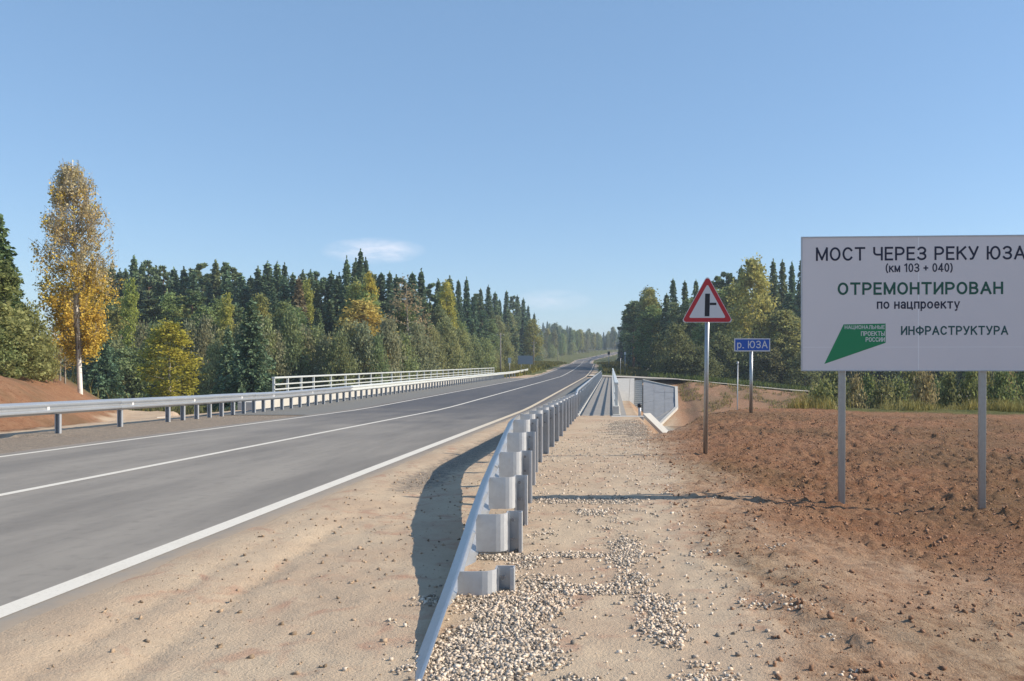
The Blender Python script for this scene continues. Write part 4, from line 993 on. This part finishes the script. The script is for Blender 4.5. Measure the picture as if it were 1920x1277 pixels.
for i in range(26):
    x = 1235 + i * 28 + tr_rng.uniform(-8, 8); Yd = tr_rng.uniform(129, 141)
    tpx('bush', x, 640 + tr_rng.uniform(-28, 22), Yd, 'leafy bush in the dark row behind the side road', 'bushes behind the side road', tr_rng.uniform(62, 92), tr_rng.choice([(.075, .085, .04), (.09, .1, .045), (.1, .095, .045)]))
for i in range(16):
    x = 1520 + i * 27 + tr_rng.uniform(-8, 8); Yd = tr_rng.uniform(46, 64)
    tpx('bush', x, 716 + tr_rng.uniform(-18, 14) - (16 if x > 1800 else 0), Yd, 'low olive bush in the hollow behind the information board', 'bushes in the hollow behind the board', tr_rng.uniform(70, 110), tr_rng.choice([(.1, .1, .045), (.13, .115, .06), (.085, .1, .04)]))
# ---- near left: pine, shrubs and the tall birch
tpx('young_spruce', -8, 388, 38, 'bushy green conifer behind the earth mound thicket, left of the golden birch', None, 150, (.07, .1, .05), 0)
for i, (x, top, Yd, kd, wp, tn) in enumerate([(-40, 470, 35, 'birch', 150, (.1, .115, .045)), (8, 486, 35.5, 'birch', 88, (.105, .12, .05)), (56, 575, 36.5, 'bush', 74, (.1, .11, .045)), (10, 570, 34.5, 'bush', 150, (.11, .12, .05)), (-30, 600, 33.5, 'bush', 120, (.1, .115, .05)), (80, 632, 37.5, 'bush', 56, (.12, .12, .05))]):
    tpx(kd, x, top, Yd, 'dense olive thicket tree behind the red earth mound' if kd == 'birch' else 'olive bush behind the red earth mound', 'thicket behind the earth mound', wp, tn)
def hero_birch():
    r = np.random.default_rng(77); Yd = 40.0; s = Yd / FPX
    X0 = (151 - VX) * s; g_ = hz(X0, Yd)
    root = empty('birch_tree', (X0, Yd, g_), 'tall slender white-trunked birch, golden below and thin-leaved above, beside the earth mound', 'birch')
    def q(px, py): return np.array(((px - 151) * s, 0, CZ - (py - HY) * s - g_))
    spine = [q(151, 760), q(150, 725), q(147, 650), q(143, 560), q(142, 470), q(138, 390), q(136, 300)]
    rad = [.125, .11, .1, .085, .06, .04, .01]
    mb = MB().tube(spine, rad, 10); tw = MB()
    def sp(t):  # t = photo row
        ys = [760, 725, 650, 560, 470, 390, 300]; return np.array([np.interp(-t, [-y for y in ys], [p[i] for p in spine]) for i in range(3)])
    wprf = lambda y: np.interp(y, [298, 320, 350, 400, 450, 520, 580, 620, 650], [10, 28, 42, 64, 70, 66, 60, 50, 20]) * s
    up, lo = [], []
    for i in range(300):
        y = 305 + 340 * r.uniform() ** .95; a = r.uniform(0, 2 * math.pi); L = wprf(y) * r.uniform(.45, 1.08)
        st = sp(min(690, y + 25 + L / s * .5)); dirn = np.array((math.cos(a), math.sin(a), 0))
        mid = st + dirn * L * .55 + (0, 0, L * .55); e = sp(y) * (1, 1, 1) + dirn * L
        tw.tube([st, mid, e + (0, 0, .15), e - (0, 0, r.uniform(.2, .6))], [.022, .014, .008, .004], 4, False)
        nl = 3 + r.integers(0, 3)
        for k in range(nl):
            u = r.uniform(.45, 1.05); c0 = st + (e - st) * u + (0, 0, .25 * math.sin(math.pi * min(u, 1))); hang = r.uniform(.3, .8)
            c0 = c0 + r.normal(0, .1, 3)
            tw.tube([c0, c0 + (r.normal(0, .05), r.normal(0, .05), -hang)], [.006, .003], 3, False)
            m_ = int(r.uniform(10, 18) * (2.0 if y > 490 else 1.15)); tt = r.uniform(0, 1, (m_, 1))
            pp = c0 + tt * np.array((0, 0, -hang)) + r.normal(0, .075 if y < 490 else .12, (m_, 3))
            yy = y + r.normal(0, 28); (lo if (yy > 505 or r.uniform() < .12) else up).append(pp)
    def clear(p):
        u = p[:, 0] + .6375 * p[:, 1] - np.interp(p[:, 2], [0, 2, 4.3, 6.6], [0, -.09, -.2, -.23])
        return p[~((np.abs(u) < .17) & (.843 * p[:, 1] - .538 * p[:, 0] < .12) & (p[:, 2] < 4.8))]
    mb.build('trunk', M['birchbark'], root, True); tw.build('branches', M['greybark'], root)
    link('crown', card_mesh('crown', cards(clear(np.concatenate(lo)), .088, r, 1.3)), M['gold'], root)
    o = link('crown', card_mesh('crown', cards(clear(np.concatenate(up)), .075, r, 1.3)), M['tan'], root); o['label'] = 'thin greyish-tan upper crown'
hero_birch()
# slim saplings beside it
for x, top, Yd, tn in ((113, 590, 42, (.22, .16, .04)), (122, 625, 41, (.2, .15, .045))):
    tpx('bare', x, top, Yd, 'thin golden sapling beside the tall white-trunked birch', 'saplings beside the tall birch', 44, tn, 0)

# ------------------------------------------------------------------ ground cover (stuff)
def stones(n, name, mat, X, Y, size, sink=.35, flat=.7, seed=1):
    r = np.random.default_rng(seed)
    ico = np.array([(-1,-1,-1),(1,-1,-1),(1,1,-1),(-1,1,-1),(-1,-1,1),(1,-1,1),(1,1,1),(-1,1,1)]) * .72
    F_ = np.array([(0,2,1),(0,3,2),(4,5,6),(4,6,7),(0,1,5),(0,5,4),(1,2,6),(1,6,5),(2,3,7),(2,7,6),(3,0,4),(3,4,7)])
    n = len(X); Z = H(X, Y, True)
    V = ico[None] * r.uniform(.35, 1.35, (n, 8, 3)); ax = r.uniform(.6, 1.45, (n, 1, 3)); ax[:, :, 2] *= flat; V = V * ax
    a = r.uniform(0, 6.28, n); b = r.normal(0, .8, n)
    c, s = np.cos(a)[:, None], np.sin(a)[:, None]; x, y, z = V[..., 0], V[..., 1], V[..., 2]
    V = np.stack([x * c - y * s, x * s + y * c, z], -1); c, s = np.cos(b)[:, None], np.sin(b)[:, None]; x, y, z = V[..., 0], V[..., 1], V[..., 2]
    V = np.stack([x, y * c - z * s, y * s + z * c], -1) * size[:, None, None]
    V += np.stack([X, Y, Z + size * sink], -1)[:, None, :]
    Q = (F_[None] + 8 * np.arange(n)[:, None, None]).reshape(-1, 3)
    return link(name, np_mesh(name, V.reshape(-1, 3), Q), mat)
r = np.random.default_rng(99)
X = r.uniform(-1.3, 1.5, 330000); Y = 3.3 + (r.uniform(0, 1, 330000) ** 1.6) * 24
k = r.uniform(0, 1, len(X)) < gravel_mask(X, Y) * 1.0 * np.interp(Y, [3, 8, 14, 27], [1, .8, .35, .25]); X, Y = X[k][:60000], Y[k][:60000]
tag(stones(0, 'gravel', M['stone'], X, Y, .004 + .0105 * r.uniform(0, 1, len(X)) ** 2.2, seed=2), 'loose pale crushed stone scattered along the path by the guardrail', 'gravel', kind='stuff')
X = r.uniform(-1.3, .9, 2600); Y = r.uniform(3.3, 20, 2600)
tag(stones(0, 'gravel', M['stone'], X, Y, .006 + .012 * r.uniform(0, 1, len(X)) ** 2, seed=5), 'sparse single pebbles lying on the sandy path', 'gravel', kind='stuff')
X = r.uniform(.2, 11, 220000); Y = 3.3 + r.uniform(0, 1, 220000) ** 1.5 * 22
k = (r.uniform(0, 1, len(X)) < red_mask(X, Y) * .7) & (fbm(X * 1.2, Y * 1.2, 3) + r.normal(0, .2, len(X)) > .02) & (np.abs(X) < Y * .52); X, Y = X[k][:46000], Y[k][:46000]
tag(stones(0, 'soil_clods', M['clod'], X, Y, .0045 + .018 * r.uniform(0, 1, len(X)) ** 7, .2, .75, seed=3), 'crumbly red-brown soil clods over the bare earth under the board', 'soil clods', kind='stuff')
X = r.uniform(-3.1, -1.1, 1500); Y = r.uniform(3.3, 12, 1500)
tag(stones(0, 'sand_lumps', M['sandclod'], X, Y, .003 + .014 * r.uniform(0, 1, len(X)) ** 5, .25, .7, seed=4), 'small sand lumps on the pale shoulder between road and guardrail', 'sand lumps', kind='stuff')

def grass(name, X, Y, hgt, wid, tint, label, seed=1, seg=2):
    r = np.random.default_rng(seed); n = len(X); Z = H(X, Y, True) - .02
    a = r.uniform(0, 6.28, n); lean = r.uniform(.1, .6, n) * hgt; la = r.uniform(0, 6.28, n)
    w_ = wid * r.uniform(.6, 1.3, n)
    b0 = np.stack([X - np.cos(a) * w_, Y - np.sin(a) * w_, Z], 1); b1 = np.stack([X + np.cos(a) * w_, Y + np.sin(a) * w_, Z], 1)
    mx_ = lean[:, None] * np.stack([np.cos(la), np.sin(la), np.zeros(n)], 1)
    up = np.stack([np.zeros(n), np.zeros(n), hgt], 1)
    m0 = b0 + up * .55 + mx_ * .35; m1 = b1 + up * .55 + mx_ * .35; t_ = (b0 + b1) / 2 + up + mx_
    V = np.stack([b0, b1, m1, m0, t_], 1).reshape(-1, 3); i = 5 * np.arange(n)[:, None]
    me = bpy.data.meshes.new(name)
    F_ = np.concatenate([i + np.array([[0, 1, 2]]), i + np.array([[0, 2, 3]]), i + np.array([[3, 2, 4]])])
    o = link(name, np_mesh(name, V, F_), M['grass']); o.color = (*tint, 1)
    return tag(o, label, 'grass', kind='stuff')
# weeds behind the board
n = 44000; X = r.uniform(6.0, 24, n); Y = 27.5 + r.uniform(0, 1, n) ** 1.3 * 15 + .1 * X
k = fbm(X * .4, Y * .4, 3) + r.normal(0, .15, n) > -.12 - .1 * (Y - 29); X, Y = X[k], Y[k]
hh_ = np.clip(.8 + 1.3 * fbm(X * .55, Y * .55, 3), .25, 1.7) * (.3 + .5 * r.uniform(0, 1, len(X))) * (.75 + .6 * sstep(30, 38, Y))
grass('grass', X, Y, hh_, .009, (.27, .25, .10), 'tall yellow-green grass and weeds behind the red earth by the board', 6)
n = 15000; X = r.uniform(9, 32, n); Y = r.uniform(92, 113, n); k = fbm(X * .35, Y * .35, 3) > .05; X, Y = X[k], Y[k]
grass('grass', X, Y, .15 + .3 * r.uniform(0, 1, len(X)), .03, (.24, .22, .09), 'sparse dry tufts on the brown far bank below the side road', 12)
# sunlit verge by the side road
n = 16000; X = r.uniform(6, 40, n); Y = r.uniform(122, 150, n); k = Y > 123.5 - .15 * (X - 6); X, Y = X[k], Y[k]
grass('grass', X, Y, .5 + .6 * r.uniform(0, 1, len(X)), .06, (.10, .14, .04), 'green grass verge beyond the side road', 7)
n = 26000; Y = r.uniform(118, 330, n); X = rc_(Y) - 5.8 - r.uniform(0, 1, n) ** .8 * 18
grass('grass', X, Y, .4 + .6 * r.uniform(0, 1, n), .07, (.15, .155, .045), 'green grassy bank between the far road and the left forest', 8)
n = 12000; Y = r.uniform(135, 330, n); X = rc_(Y) + 5.8 + r.uniform(0, 1, n) * 9
grass('grass', X, Y, .4 + .5 * r.uniform(0, 1, n), .07, (.14, .14, .05), 'dry grass verge on the right of the far road', 9)
n = 14000; X = r.uniform(-60, -16, n); Y = r.uniform(44, 72, n)
grass('grass', X, Y, .5 + .8 * r.uniform(0, 1, n), .03, (.12, .12, .05), 'rough grass in the hollow left of the bridge', 10)

# unseen bush added right of the board to cast a shadow near the posts
tree('bush', 9.6, 10.6, 2.5, 'unseen young bush added beside the information board for its shadow', None, .3, (.12, .12, .05), 2)

# ------------------------------------------------------------------ air
hm = bpy.data.materials.new('haze'); hm.use_nodes = True; ht = hm.node_tree; ht.nodes.clear()
ho = ht.nodes.new('ShaderNodeOutputMaterial'); pv = ht.nodes.new('ShaderNodeVolumePrincipled')
pv.inputs['Color'].default_value = (.72, .84, 1.0, 1); pv.inputs['Density'].default_value = .0004; pv.inputs['Anisotropy'].default_value = .1
ht.links.new(pv.outputs[0], ho.inputs['Volume'])
tag(MB().box(-1520, 1520, -80, 2020, -9, 62).build('haze', hm), kind='stuff')
